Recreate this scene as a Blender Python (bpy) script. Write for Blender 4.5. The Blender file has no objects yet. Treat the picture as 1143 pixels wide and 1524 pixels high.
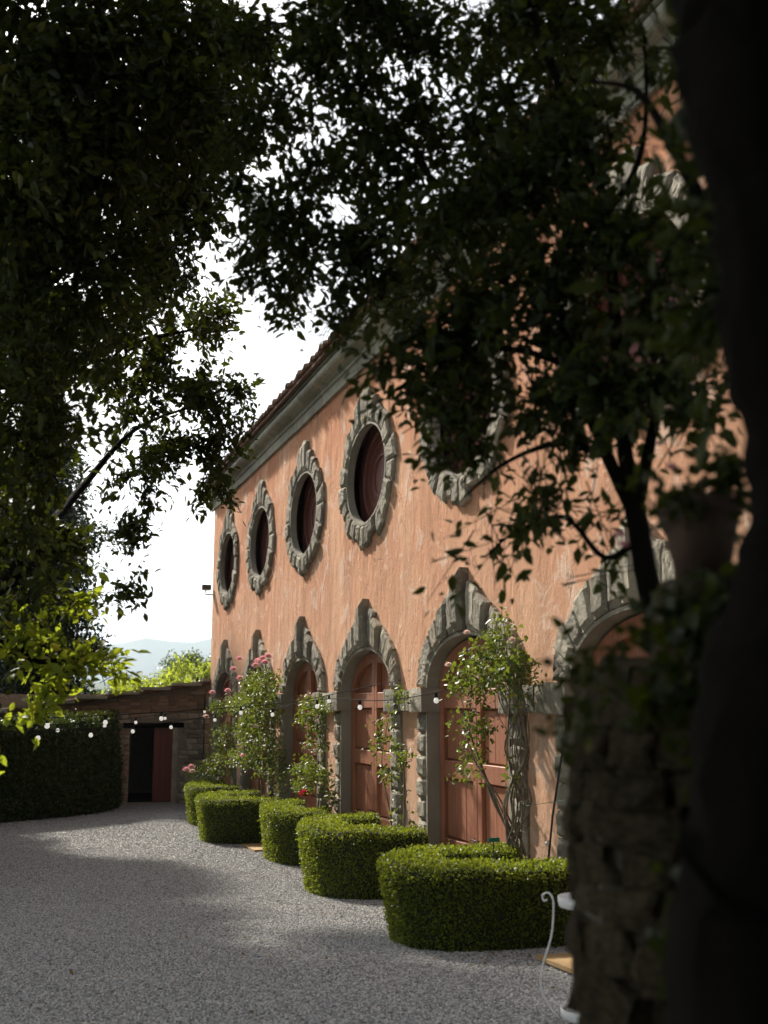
import bpy, bmesh, math, random
import numpy as np
from mathutils import Vector, Matrix
rad = math.radians
SC = bpy.context.scene
COL = SC.collection

# ------------------------------------------------------------------ camera, sky, sun, exposure
H = 2.66
YAW, PIT = rad(18.25), rad(9.8)
cd = bpy.data.cameras.new('camera'); cam = bpy.data.objects.new('camera', cd); COL.objects.link(cam)
cam.location = (0, 0, H); cam.rotation_euler = (math.pi / 2 + PIT, 0, -YAW)
cd.sensor_fit = 'HORIZONTAL'; cd.sensor_width = 24; cd.lens = 35
cd.clip_start = 0.05; cd.clip_end = 30000
cd.dof.use_dof = True; cd.dof.focus_distance = 15.5; cd.dof.aperture_fstop = 1.7
SC.camera = cam

SUN_AZ, SUN_EL = rad(17), rad(38)          # azimuth: from +Y (along the facade) towards -X
sd = Vector((-math.sin(SUN_AZ) * math.cos(SUN_EL), math.cos(SUN_AZ) * math.cos(SUN_EL), math.sin(SUN_EL)))
w = bpy.data.worlds.new('World'); SC.world = w; w.use_nodes = True
nt = w.node_tree; bg = nt.nodes['Background']
sky = nt.nodes.new('ShaderNodeTexSky'); sky.sky_type = 'NISHITA'; sky.sun_disc = False
sky.sun_elevation = SUN_EL; sky.sun_rotation = -SUN_AZ
sky.air_density = 1.3; sky.dust_density = 4.0; sky.ozone_density = 1.0; sky.altitude = 100
# thin high cloud veil: whitens the sky a little unevenly, everywhere alike
tc = nt.nodes.new('ShaderNodeTexCoord'); mp = nt.nodes.new('ShaderNodeMapping')
mp.inputs['Scale'].default_value = (1.2, 1.2, 5)
nz = nt.nodes.new('ShaderNodeTexNoise'); nz.inputs['Scale'].default_value = 2.2; nz.inputs['Detail'].default_value = 8
rp = nt.nodes.new('ShaderNodeMapRange'); rp.inputs['From Min'].default_value = .3; rp.inputs['From Max'].default_value = .7
rp.inputs['To Min'].default_value = .45; rp.inputs['To Max'].default_value = .9
hs = nt.nodes.new('ShaderNodeHueSaturation'); hs.inputs['Saturation'].default_value = .0; hs.inputs['Value'].default_value = 1.5
mx = nt.nodes.new('ShaderNodeMixRGB')
L = nt.links.new
L(tc.outputs['Generated'], mp.inputs[0]); L(mp.outputs[0], nz.inputs['Vector']); L(nz.outputs['Fac'], rp.inputs['Value'])
L(sky.outputs[0], hs.inputs['Color']); L(rp.outputs[0], mx.inputs['Fac']); L(sky.outputs[0], mx.inputs[1]); L(hs.outputs[0], mx.inputs[2])
L(mx.outputs[0], bg.inputs['Color']); bg.inputs['Strength'].default_value = 0.083

sl = bpy.data.lights.new('sun', 'SUN'); sun = bpy.data.objects.new('sun', sl); COL.objects.link(sun)
sl.energy = 5.0; sl.angle = rad(2.0); sl.color = (1, .93, .82)
sun.rotation_euler = sd.to_track_quat('Z', 'Y').to_euler(); sun.location = (-5, 20, 30)
SC.view_settings.view_transform = 'Standard'; SC.view_settings.look = 'None'
SC.view_settings.exposure = 0.86; SC.view_settings.gamma = 1.0; SC.view_settings.use_curve_mapping = False
try:
    SC.cycles.max_bounces = 8; SC.cycles.transparent_max_bounces = 8
except Exception: pass

# ------------------------------------------------------------------ helpers
F_, CX, CY = 1667.0, 571.5, 762.0
_fh = np.array([math.sin(YAW), math.cos(YAW), 0]); R_ = np.array([math.cos(YAW), -math.sin(YAW), 0]); _Z = np.array([0, 0, 1.0])
FW = _fh * math.cos(PIT) + _Z * math.sin(PIT); UP = -_fh * math.sin(PIT) + _Z * math.cos(PIT)
CAM = np.array([0, 0, H])
def at(u, v, wd):
    "place estimated from the photograph: direction of a photo point, distance in metres"
    return CAM + (FW + R_ * (u - CX) / F_ + UP * (CY - v) / F_) * wd
def g(y):
    return float(np.interp(y, [0, 10.5, 14.7, 18.9, 23, 27, 60], [1.0, .48, .25, .13, .03, 0, 0]))
RNG = np.random.default_rng(7); random.seed(7)

def tag(o, label=None, cat=None, group=None, kind=None):
    if label: o['label'] = label
    if cat: o['category'] = cat
    if group: o['group'] = group
    if kind: o['kind'] = kind
    return o
def empty(name, loc, label, cat, group=None):
    o = bpy.data.objects.new(name, None); COL.objects.link(o); o.location = loc; o.empty_display_size = .2
    return tag(o, label, cat, group)
def link(name, me, mat=None, parent=None, smooth=False):
    o = bpy.data.objects.new(name, me); COL.objects.link(o)
    if mat is not None and not me.materials: me.materials.append(mat)
    if smooth: me.polygons.foreach_set('use_smooth', [True] * len(me.polygons))
    if parent is not None:
        o.parent = parent
        # children keep world coordinates in their mesh: cancel the parents' offsets
        off = Vector((0, 0, 0)); p = parent
        while p is not None: off += p.location; p = p.parent
        o.location = -off
    return o
class MB:
    def __init__(s): s.v = []; s.f = []
    def add(s, V, Fs):
        n = len(s.v); s.v += [tuple(map(float, p)) for p in V]; s.f += [tuple(i + n for i in f) for f in Fs]
    def box(s, a, b):
        x0, y0, z0 = a; x1, y1, z1 = b
        s.add([(x0,y0,z0),(x1,y0,z0),(x1,y1,z0),(x0,y1,z0),(x0,y0,z1),(x1,y0,z1),(x1,y1,z1),(x0,y1,z1)],
              [(0,3,2,1),(4,5,6,7),(0,1,5,4),(1,2,6,5),(2,3,7,6),(3,0,4,7)])
    def tube(s, pts, rs, n=8, cap=True, rough=0.0):
        pts = [np.array(p, float) for p in pts]
        if not hasattr(rs, '__len__'): rs = [rs] * len(pts)
        rings = []; up = np.array([0.13, .21, .97])
        for i, p in enumerate(pts):
            t = pts[min(i + 1, len(pts) - 1)] - pts[max(i - 1, 0)]; t = t / (np.linalg.norm(t) + 1e-9)
            a = np.cross(t, up)
            if np.linalg.norm(a) < .15: a = np.cross(t, np.array([1., 0, 0]))
            a /= np.linalg.norm(a); b = np.cross(t, a)
            rings.append([p + (a * math.cos(k * 2 * math.pi / n) + b * math.sin(k * 2 * math.pi / n)) * rs[i] * (1 + rough * random.uniform(-1, 1)) for k in range(n)])
        V = [q for r in rings for q in r]; Fs = []
        for i in range(len(pts) - 1):
            for k in range(n):
                Fs.append((i*n+k, i*n+(k+1) % n, (i+1)*n+(k+1) % n, (i+1)*n+k))
        if cap: Fs += [tuple(range(n))[::-1], tuple((len(pts)-1)*n+k for k in range(n))]
        s.add(V, Fs)
    def lathe(s, c, prof, n=24):
        V = []; Fs = []
        for r, z in prof:
            for k in range(n):
                a = 2 * math.pi * k / n; V.append((c[0] + r * math.cos(a), c[1] + r * math.sin(a), c[2] + z))
        for i in range(len(prof) - 1):
            for k in range(n):
                Fs.append((i*n+k, i*n+(k+1) % n, (i+1)*n+(k+1) % n, (i+1)*n+k))
        s.add(V, Fs)
    def mesh(s, name):
        me = bpy.data.meshes.new(name); me.from_pydata(s.v, [], s.f); me.update()
        return me
    def build(s, name, mat, parent=None, smooth=False):
        return link(name, s.mesh(name), mat, parent, smooth)
def crv(pts, k=6):
    "Catmull-Rom through points"
    P = [np.array(p, float) for p in pts]; P = [2 * P[0] - P[1]] + P + [2 * P[-1] - P[-2]]; out = []
    for i in range(1, len(P) - 2):
        for j in range(k):
            t = j / k
            out.append(.5 * ((2*P[i]) + (-P[i-1]+P[i+1])*t + (2*P[i-1]-5*P[i]+4*P[i+1]-P[i+2])*t*t + (-P[i-1]+3*P[i]-3*P[i+1]+P[i+2])*t**3))
    out.append(P[-2]); return out
def fast_mesh(name, V, faces):
    "V (n,3), faces (m,k) numpy"
    me = bpy.data.meshes.new(name); m, k = faces.shape
    me.vertices.add(len(V)); me.vertices.foreach_set('co', np.asarray(V, np.float32).ravel())
    me.loops.add(m * k); me.loops.foreach_set('vertex_index', faces.astype(np.int32).ravel())
    me.polygons.add(m); me.polygons.foreach_set('loop_start', np.arange(0, m * k, k, dtype=np.int32))
    try: me.polygons.foreach_set('loop_total', np.full(m, k, np.int32))
    except Exception: pass
    me.update(calc_edges=True); return me
def unit(a): return a / (np.linalg.norm(a, axis=-1, keepdims=True) + 1e-9)
def leaf_mesh(name, P, A, N, ln, wd, fine=True):
    "folded leaves: P base, A axis, N rough normal, ln/wd arrays"
    A = unit(A); S = unit(np.cross(A, N)); N = np.cross(S, A); n = len(P)
    ln = np.broadcast_to(np.asarray(ln, float), (n,))[:, None]; wd = np.broadcast_to(np.asarray(wd, float), (n,))[:, None]
    if fine:
        v = [P, P + A*ln*.32 + S*wd*.46 + N*wd*.14, P + A*ln*.68 + S*wd*.36 + N*wd*.08, P + A*ln - N*ln*.10,
             P + A*ln*.68 - S*wd*.36 + N*wd*.08, P + A*ln*.32 - S*wd*.46 + N*wd*.14]
        V = np.stack(v, 1).reshape(-1, 3); b = (np.arange(n) * 6)[:, None]
        Fq = np.concatenate([b + np.array([[0, 1, 2, 3]]), b + np.array([[0, 3, 4, 5]])], 0)
        return fast_mesh(name, V, Fq)
    v = [P, P + A*ln*.45 + S*wd*.5 + N*wd*.12, P + A*ln, P + A*ln*.45 - S*wd*.5 + N*wd*.12]
    V = np.stack(v, 1).reshape(-1, 3); b = (np.arange(n) * 4)[:, None]
    return fast_mesh(name, V, b + np.array([[0, 1, 2, 3]]))

# ------------------------------------------------------------------ materials
def mat(name, col=(.5, .5, .5), rough=.8, spec=.3):
    m = bpy.data.materials.new(name); m.use_nodes = True
    b = m.node_tree.nodes['Principled BSDF']
    b.inputs['Base Color'].default_value = (*col, 1); b.inputs['Roughness'].default_value = rough
    b.inputs['Specular IOR Level'].default_value = spec
    return m, m.node_tree, b
def N(nt, t, **kw):
    n = nt.nodes.new(t)
    for k, v in kw.items():
        if k in n.inputs: n.inputs[k].default_value = v
        else: setattr(n, k, v)
    return n
def noise(nt, scale, detail=6, rough=.6, stretch=None, coord='Object', dist=0):
    t = N(nt, 'ShaderNodeTexCoord'); n = N(nt, 'ShaderNodeTexNoise')
    n.inputs['Scale'].default_value = scale; n.inputs['Detail'].default_value = detail; n.inputs['Roughness'].default_value = rough
    n.inputs['Distortion'].default_value = dist
    src = t.outputs[coord]
    if stretch:
        mpn = N(nt, 'ShaderNodeMapping'); mpn.inputs['Scale'].default_value = stretch
        nt.links.new(src, mpn.inputs[0]); src = mpn.outputs[0]
    nt.links.new(src, n.inputs['Vector']); return n
def ramp(nt, fac, stops):
    r = N(nt, 'ShaderNodeValToRGB'); e = r.color_ramp.elements
    while len(e) < len(stops): e.new(.5)
    for i, (p, c) in enumerate(stops): e[i].position = p; e[i].color = (*c, 1)
    nt.links.new(fac, r.inputs[0]); return r
def mixc(nt, fac, a, b, mode='MIX'):
    m = N(nt, 'ShaderNodeMixRGB', blend_type=mode)
    if isinstance(fac, (int, float)): m.inputs[0].default_value = fac
    else: nt.links.new(fac, m.inputs[0])
    for i, c in ((1, a), (2, b)):
        if isinstance(c, tuple): m.inputs[i].default_value = (*c, 1)
        else: nt.links.new(c, m.inputs[i])
    return m
def bump(nt, b, h, strength=.5, dist=.02, prev=None):
    n = N(nt, 'ShaderNodeBump'); n.inputs['Strength'].default_value = strength; n.inputs['Distance'].default_value = dist
    nt.links.new(h, n.inputs['Height'])
    if prev: nt.links.new(prev.outputs[0], n.inputs['Normal'])
    nt.links.new(n.outputs[0], b.inputs['Normal']); return n
def simple(name, c1, c2, scale=6, rough=.85, bs=.4, bd=.01, stretch=None, spec=.3, island=0.0, bscale=None, spots=None):
    m, nt, b = mat(name, c1, rough, spec)
    n = noise(nt, scale, 8, .65, stretch); r = ramp(nt, n.outputs['Fac'], [(.3, c1), (.7, c2)]); out = r.outputs[0]
    if island:
        oi = N(nt, 'ShaderNodeObjectInfo'); rr = ramp(nt, oi.outputs['Random'], [(0, (1 - island,) * 3), (1, (1, 1, 1))])
        out = mixc(nt, 1.0, out, rr.outputs[0], 'MULTIPLY').outputs[0]
    if spots:
        sn = noise(nt, 14, 6, .7, dist=.5); sr_ = ramp(nt, sn.outputs['Fac'], [(.56, (0, 0, 0)), (.64, (.8, .8, .8))]); out = mixc(nt, sr_.outputs[0], out, spots).outputs[0]
    nt.links.new(out, b.inputs['Base Color'])
    n2 = noise(nt, bscale or scale * 3, 8, .7, stretch); bump(nt, b, n2.outputs['Fac'], bs, bd)
    return m
M = {}
def plaster():
    m, nt, b = mat('ochre_plaster', rough=.93, spec=.1)
    big = noise(nt, .55, 6, .6, (1, 1, .7)); r1 = ramp(nt, big.outputs['Fac'], [(.3, (.61, .24, .12)), (.5, (.69, .33, .185)), (.7, (.77, .455, .29))])
    st = noise(nt, 2.4, 8, .65, (1, 1, .12), dist=.5); r2 = ramp(nt, st.outputs['Fac'], [(.30, (.66, .62, .58)), (.47, (.94, .93, .92)), (.75, (1.0, 1, .99))])
    c = mixc(nt, 1.0, r1.outputs[0], r2.outputs[0], 'MULTIPLY')
    t = N(nt, 'ShaderNodeTexCoord'); sx = N(nt, 'ShaderNodeSeparateXYZ'); nt.links.new(t.outputs['Object'], sx.inputs[0])
    def zmask(z0, z1, v0, v1, src, amt):
        ad = N(nt, 'ShaderNodeMath', operation='MULTIPLY_ADD'); nt.links.new(src, ad.inputs[0]); ad.inputs[1].default_value = amt; nt.links.new(sx.outputs['Z'], ad.inputs[2])
        mr = N(nt, 'ShaderNodeMapRange'); mr.inputs['From Min'].default_value = z0; mr.inputs['From Max'].default_value = z1; mr.inputs['To Min'].default_value = v0; mr.inputs['To Max'].default_value = v1
        nt.links.new(ad.outputs[0], mr.inputs['Value']); return mr.outputs[0]
    # the wash has bleached towards the ground
    c = mixc(nt, zmask(2.6, 8.5, .65, 0, big.outputs['Fac'], 3.5), c.outputs[0], (.74, .50, .35))
    # flaked patches showing the pale undercoat, and older grey repairs
    fl = noise(nt, 1.5, 10, .75, dist=1.0); r3 = ramp(nt, fl.outputs['Fac'], [(.545, (0, 0, 0)), (.60, (.75, .75, .75))])
    c = mixc(nt, r3.outputs[0], c.outputs[0], (.78, .57, .44))
    rp_ = noise(nt, .8, 9, .7, dist=.6); r4 = ramp(nt, rp_.outputs['Fac'], [(.60, (0, 0, 0)), (.66, (.4, .4, .4))])
    c = mixc(nt, r4.outputs[0], c.outputs[0], (.58, .34, .22))
    # rain streaks below the cornice and damp at the foot
    s2 = noise(nt, 4.0, 8, .7, (1, 1, .06)); r5 = ramp(nt, s2.outputs['Fac'], [(.50, (0, 0, 0)), (.68, (.5, .5, .5))])
    c = mixc(nt, r5.outputs[0], c.outputs[0], (.46, .27, .18))
    dn = noise(nt, 1.6, 9, .7); c = mixc(nt, zmask(1.2, 2.6, .6, 0, dn.outputs['Fac'], 1.6), c.outputs[0], (.42, .33, .24))
    # hairline cracks
    wv = noise(nt, 2.2, 4, .6); vd = N(nt, 'ShaderNodeVectorMath', operation='MULTIPLY_ADD'); nt.links.new(wv.outputs['Color'], vd.inputs[0]); vd.inputs[1].default_value = (.6, .6, .6); nt.links.new(t.outputs['Object'], vd.inputs[2])
    vo = N(nt, 'ShaderNodeTexVoronoi', feature='DISTANCE_TO_EDGE'); vo.inputs['Scale'].default_value = .9; nt.links.new(vd.outputs[0], vo.inputs['Vector'])
    cr = ramp(nt, vo.outputs['Distance'], [(.0, (1, 1, 1)), (.014, (0, 0, 0))]); cm = noise(nt, .7, 3); cmr = ramp(nt, cm.outputs['Fac'], [(.48, (0, 0, 0)), (.6, (.8, .8, .8))])
    ck = mixc(nt, 1.0, cr.outputs[0], cmr.outputs[0], 'MULTIPLY'); c = mixc(nt, ck.outputs[0], c.outputs[0], (.30, .15, .09))
    nt.links.new(c.outputs[0], b.inputs['Base Color'])
    h0 = noise(nt, 1.0, 6, .6, (1, 1, .6), dist=.3); b0 = bump(nt, b, h0.outputs['Fac'], .6, .16)
    h1 = noise(nt, 3.4, 11, .74, (1, 1, .42), dist=.4); b1 = bump(nt, b, h1.outputs['Fac'], .85, .08, b0)
    b2 = bump(nt, b, fl.outputs['Fac'], .55, .05, b1)
    h2 = noise(nt, 26, 9, .75); b3 = bump(nt, b, h2.outputs['Fac'], .5, .02, b2)
    inv = N(nt, 'ShaderNodeMath', operation='SUBTRACT'); inv.inputs[0].default_value = 1; nt.links.new(ck.outputs[0], inv.inputs[1]); bump(nt, b, inv.outputs[0], .6, .01, b3)
    return m
M['plaster'] = plaster()
M['stone'] = simple('grey_sandstone', (.27, .24, .182), (.49, .435, .335), 6, .9, 1.0, .03, island=.5, bscale=24, spots=(.40, .39, .31))
M['stone_tan'] = simple('tan_sandstone', (.30, .25, .175), (.42, .36, .26), 5, .9, .9, .02, island=.3, bscale=22)
M['jamb'] = simple('dressed_sandstone', (.22, .20, .155), (.33, .30, .24), 3, .9, .35, .008, stretch=(1, 1, .35))
M['cornice'] = simple('cornice_sandstone', (.24, .24, .19), (.44, .42, .33), 2.2, .9, .5, .012, island=.35, spots=(.20, .19, .14))
M['tile'] = simple('clay_tile', (.14, .075, .05), (.27, .16, .11), 7, .9, .5, .01, island=.4)
def wood(name, c1, c2):
    m, nt, b = mat(name, c1, .6, .3)
    n = noise(nt, 3, 8, .65, (6, 6, .35), dist=.4); r = ramp(nt, n.outputs['Fac'], [(.3, c1), (.7, c2)])
    nt.links.new(r.outputs[0], b.inputs['Base Color'])
    n2 = noise(nt, 6, 8, .7, (8, 8, .3)); bump(nt, b, n2.outputs['Fac'], .35, .006); return m
M['door'] = wood('red_brown_paint', (.25, .09, .047), (.39, .165, .095))
M['door_old'] = wood('dull_red_paint', (.14, .045, .032), (.20, .065, .048))
M['iron'] = mat('dark_iron', (.03, .03, .03), .6)[0]
M['white_iron'] = simple('white_painted_iron', (.62, .62, .60), (.75, .75, .73), 20, .45, .2, .002)
M['lead'] = mat('dark_room', (.03, .028, .026), .95)[0]
def leafmat(name, c1, c2, tr, trf=.35, rough=.42, spec=.35, extra=None):
    m, nt, b = mat(name, c1, rough, spec)
    ge = N(nt, 'ShaderNodeNewGeometry')
    stops = [(0, c1), (.8, c2)] + ([(.97, extra)] if extra else [])
    r = ramp(nt, ge.outputs['Random Per Island'], stops); nt.links.new(r.outputs[0], b.inputs['Base Color'])
    t = N(nt, 'ShaderNodeBsdfTranslucent'); t.inputs['Color'].default_value = (*tr, 1)
    ms = N(nt, 'ShaderNodeMixShader'); ms.inputs[0].default_value = trf
    o = nt.nodes['Material Output']; nt.links.new(b.outputs[0], ms.inputs[1]); nt.links.new(t.outputs[0], ms.inputs[2]); nt.links.new(ms.outputs[0], o.inputs['Surface'])
    return m
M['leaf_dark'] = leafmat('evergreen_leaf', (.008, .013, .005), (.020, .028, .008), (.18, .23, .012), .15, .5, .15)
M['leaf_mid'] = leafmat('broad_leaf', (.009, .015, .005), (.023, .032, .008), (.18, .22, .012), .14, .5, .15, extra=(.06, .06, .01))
M['leaf_backlit'] = leafmat('backlit_leaf', (.05, .075, .012), (.10, .13, .02), (.42, .50, .03), .5, .5, .15, extra=(.3, .2, .03))  # lighter copy of the broad leaf: sun from behind put into the colour
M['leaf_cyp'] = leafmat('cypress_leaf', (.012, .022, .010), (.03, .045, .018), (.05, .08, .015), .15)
M['leaf_box'] = leafmat('box_leaf', (.062, .095, .013), (.14, .17, .024), (.34, .40, .028), .31, .45, .2)
def brown_patches(m):
    nt = m.node_tree; b = nt.nodes['Principled BSDF']; src = b.inputs['Base Color'].links[0].from_socket
    n = noise(nt, 3.0, 6, .7); r_ = ramp(nt, n.outputs['Fac'], [(.52, (0, 0, 0)), (.70, (.55, .55, .55))]); n2 = noise(nt, 1.3, 4); r2 = ramp(nt, n2.outputs['Fac'], [(.3, (.62, .68, .6)), (.7, (1.1, 1.05, 1.0))])
    c = mixc(nt, r_.outputs[0], src, (.09, .075, .02)); c = mixc(nt, 1.0, c.outputs[0], r2.outputs[0], 'MULTIPLY'); nt.links.new(c.outputs[0], b.inputs['Base Color'])
brown_patches(M['leaf_box'])
M['leaf_hedge'] = leafmat('tall_hedge_leaf', (.022, .04, .012), (.05, .075, .02), (.10, .15, .02), .2)
M['leaf_rose'] = leafmat('rose_leaf', (.035, .065, .025), (.075, .115, .042), (.26, .32, .03), .25, .42, .24, extra=(.22, .2, .03))
M['leaf_far'] = leafmat('sunny_leaf', (.10, .135, .02), (.17, .20, .03), (.50, .58, .05), .45, .5, .15)
M['leaf_far_d'] = leafmat('far_dark_leaf', (.035, .06, .02), (.07, .10, .03), (.15, .22, .04), .3)
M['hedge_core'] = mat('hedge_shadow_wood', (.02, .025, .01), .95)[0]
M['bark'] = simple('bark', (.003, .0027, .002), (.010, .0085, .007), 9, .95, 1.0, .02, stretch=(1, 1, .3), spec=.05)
M['rose_stem'] = simple('rose_cane', (.12, .10, .07), (.24, .20, .14), 12, .8, .5, .004)
M['pink'] = leafmat('pink_petal', (.62, .27, .30), (.75, .42, .43), (.8, .4, .42), .35, .5, .2)
M['red'] = leafmat('red_petal', (.42, .015, .04), (.5, .03, .06), (.6, .03, .06), .3, .5, .2)
M['white_petal'] = leafmat('blush_petal', (.72, .5, .45), (.8, .65, .58), (.8, .6, .5), .35, .5, .2)
M['rubble'] = simple('mossy_rubble', (.03, .026, .015), (.14, .115, .07), 7, .95, 1.0, .03, island=.4, bscale=14, spec=.05)
M['mortar'] = simple('old_mortar', (.05, .045, .034), (.10, .09, .07), 8, .95, .8, .02)
M['wallstone'] = simple('field_stone', (.32, .27, .20), (.56, .48, .37), 4, .95, .8, .02, island=.55, bscale=16)
M['lime'] = simple('lime_mortar', (.20, .17, .13), (.32, .28, .22), 8, .95, .8, .02)
M['brick'] = simple('old_brick', (.34, .22, .15), (.50, .35, .25), 6, .95, .7, .01, island=.45)
M['terracotta'] = simple('terracotta', (.045, .028, .02), (.08, .05, .036), 5, .85, .4, .006)
M['soil'] = simple('dark_soil', (.05, .04, .03), (.09, .07, .05), 9, .95, .8, .02)
M['ochre'] = simple('tan_board', (.30, .19, .085), (.38, .25, .12), 5, .8, .4, .005)
M['cable'] = mat('cable_rubber', (.02, .02, .02), .9, .05)[0]
M['bulb'], _t, _b = mat('opal_bulb', (.85, .84, .80), .12, .6); _b.inputs['Emission Color'].default_value = (1, .95, .88, 1); _b.inputs['Emission Strength'].default_value = .25
M['teal'] = mat('teal_plastic', (.02, .18, .14), .4)[0]
M['grey_metal'] = mat('grey_metal', (.06, .06, .06), .5)[0]
M['glass'] = mat('lamp_glass', (.55, .58, .6), .08, .6)[0]
def gravelmat(name, inst):
    m, nt, b = mat(name, rough=.9, spec=.25)
    if inst:
        a = N(nt, 'ShaderNodeAttribute', attribute_type='INSTANCER', attribute_name='tone'); fac = a.outputs['Fac']
        r = ramp(nt, fac, [(0, (.20, .197, .195)), (.45, (.40, .398, .392)), (.85, (.55, .545, .53)), (1, (.62, .57, .49))])
        n = noise(nt, .55, 5, .6, (1, .45, 1)); r2 = ramp(nt, n.outputs['Fac'], [(.3, (.74, .73, .72)), (.65, (1, 1, 1))])
        nt.links.new(mixc(nt, 1.0, r.outputs[0], r2.outputs[0], 'MULTIPLY').outputs[0], b.inputs['Base Color'])
    else:
        t = N(nt, 'ShaderNodeTexCoord'); v = N(nt, 'ShaderNodeTexVoronoi'); v.inputs['Scale'].default_value = 30
        nt.links.new(t.outputs['Object'], v.inputs['Vector'])
        sep = N(nt, 'ShaderNodeSeparateColor'); nt.links.new(v.outputs['Color'], sep.inputs[0])
        r = ramp(nt, sep.outputs[0], [(0, (.13, .127, .122)), (.5, (.27, .265, .255)), (1, (.40, .385, .365))])
        n = noise(nt, .8, 6, .6); r2 = ramp(nt, n.outputs['Fac'], [(.3, (.84, .84, .85)), (.7, (1, 1, 1))])
        nt.links.new(mixc(nt, 1.0, r.outputs[0], r2.outputs[0], 'MULTIPLY').outputs[0], b.inputs['Base Color'])
        inv = N(nt, 'ShaderNodeMath', operation='SUBTRACT'); inv.inputs[0].default_value = 1; nt.links.new(v.outputs['Distance'], inv.inputs[1])
        bump(nt, b, inv.outputs[0], .9, .02)
    return m
M['gravel'] = gravelmat('gravel_bed', False); M['pebble'] = gravelmat('gravel_stone', True)
M['grass'] = simple('meadow', (.05, .075, .02), (.10, .12, .035), .6, .95, .5, .05)
M['mount'] = simple('far_wooded_slope', (.035, .055, .025), (.07, .09, .04), .004, .95, .6, 8, bscale=.02)

# ------------------------------------------------------------------ ground, yard, hills
def sheet(name, xs, ys, zf, m, kind):
    V = np.array([(x, y, zf(x, y)) for y in ys for x in xs]); nx = len(xs)
    Fq = np.array([(j*nx+i, j*nx+i+1, (j+1)*nx+i+1, (j+1)*nx+i) for j in range(len(ys)-1) for i in range(nx-1)])
    me = fast_mesh(name, V, Fq); o = link(name, me, m, smooth=True); tag(o, kind=kind); return o
gy = list(np.linspace(-25, 60, 60))
sheet('ground', [-9000, -2000, -400, -80, -20, 0, 20, 80, 400, 2000, 9000], [-3000, -400, -60] + gy + [90, 200, 600, 2000, 5000, 12000],
      lambda x, y: g(y) - .06 if abs(x) < 90 and y < 100 else g(y) - .3, M['grass'], 'structure')
yard = sheet('gravel_yard', list(np.linspace(-9, 5.6, 30)), list(np.linspace(-14, 34, 90)), lambda x, y: g(y) + .012 * math.sin(x * 1.3 + y * .7), M['gravel'], 'structure')
tag(yard, 'pale grey gravel yard in front of the orange lemon house')

# loose gravel over the part of the yard in view
def gravel():
    xs = np.linspace(-2.6, 5.3, 32); ys = np.linspace(3.2, 28, 70)
    V = np.array([(x, y, g(y) + .012 * math.sin(x * 1.3 + y * .7) + .003) for y in ys for x in xs]); nx = len(xs)
    Fq = np.array([(j*nx+i, j*nx+i+1, (j+1)*nx+i+1, (j+1)*nx+i) for j in range(len(ys)-1) for i in range(nx-1) if xs[i+1] < 1.6 + ys[j] * .5 + 1])
    o = link('gravel', fast_mesh('gravel', V, Fq), M['pebble']); tag(o, 'loose grey gravel stones covering the yard', 'gravel', kind='stuff')
    ng = bpy.data.node_groups.new('gravel_scatter', 'GeometryNodeTree')
    ng.interface.new_socket('Geometry', in_out='INPUT', socket_type='NodeSocketGeometry'); ng.interface.new_socket('Geometry', in_out='OUTPUT', socket_type='NodeSocketGeometry')
    n = ng.nodes; l = ng.links.new
    gi = n.new('NodeGroupInput'); go = n.new('NodeGroupOutput')
    d = n.new('GeometryNodeDistributePointsOnFaces'); d.inputs['Density'].default_value = 1500
    pos = n.new('GeometryNodeInputPosition'); sx = n.new('ShaderNodeSeparateXYZ'); l(pos.outputs[0], sx.inputs[0])
    mr = n.new('ShaderNodeMapRange'); mr.inputs['From Min'].default_value = 6; mr.inputs['From Max'].default_value = 22; mr.inputs['To Min'].default_value = 3300; mr.inputs['To Max'].default_value = 700
    l(sx.outputs['Y'], mr.inputs['Value']); l(mr.outputs[0], d.inputs['Density'])
    ico = n.new('GeometryNodeMeshIcoSphere'); ico.inputs['Radius'].default_value = 1; ico.inputs['Subdivisions'].default_value = 1
    sm = n.new('GeometryNodeSetMaterial'); sm.inputs['Material'].default_value = M['pebble']
    ip = n.new('GeometryNodeInstanceOnPoints')
    rs = n.new('FunctionNodeRandomValue'); rs.data_type = 'FLOAT_VECTOR'; rs.inputs[0].default_value = (.005, .005, .004); rs.inputs[1].default_value = (.016, .013, .010)
    rr = n.new('FunctionNodeRandomValue'); rr.data_type = 'FLOAT_VECTOR'; rr.inputs[0].default_value = (-.5, -.5, 0); rr.inputs[1].default_value = (.5, .5, 6.28); rr.inputs['Seed'].default_value = 3
    st = n.new('GeometryNodeStoreNamedAttribute'); st.domain = 'INSTANCE'; st.data_type = 'FLOAT'; st.inputs['Name'].default_value = 'tone'
    rt = n.new('FunctionNodeRandomValue'); rt.data_type = 'FLOAT'; rt.inputs['Seed'].default_value = 9
    l(gi.outputs[0], d.inputs['Mesh']); l(d.outputs['Points'], ip.inputs['Points']); l(ico.outputs['Mesh'], sm.inputs['Geometry']); l(sm.outputs[0], ip.inputs['Instance'])
    l(rr.outputs[0], ip.inputs['Rotation']); l(rs.outputs[0], ip.inputs['Scale'])
    l(ip.outputs[0], st.inputs['Geometry']); l(rt.outputs[1], st.inputs['Value']); l(st.outputs[0], go.inputs[0])
    md = o.modifiers.new('scatter', 'NODES'); md.node_group = ng
gravel()

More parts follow.
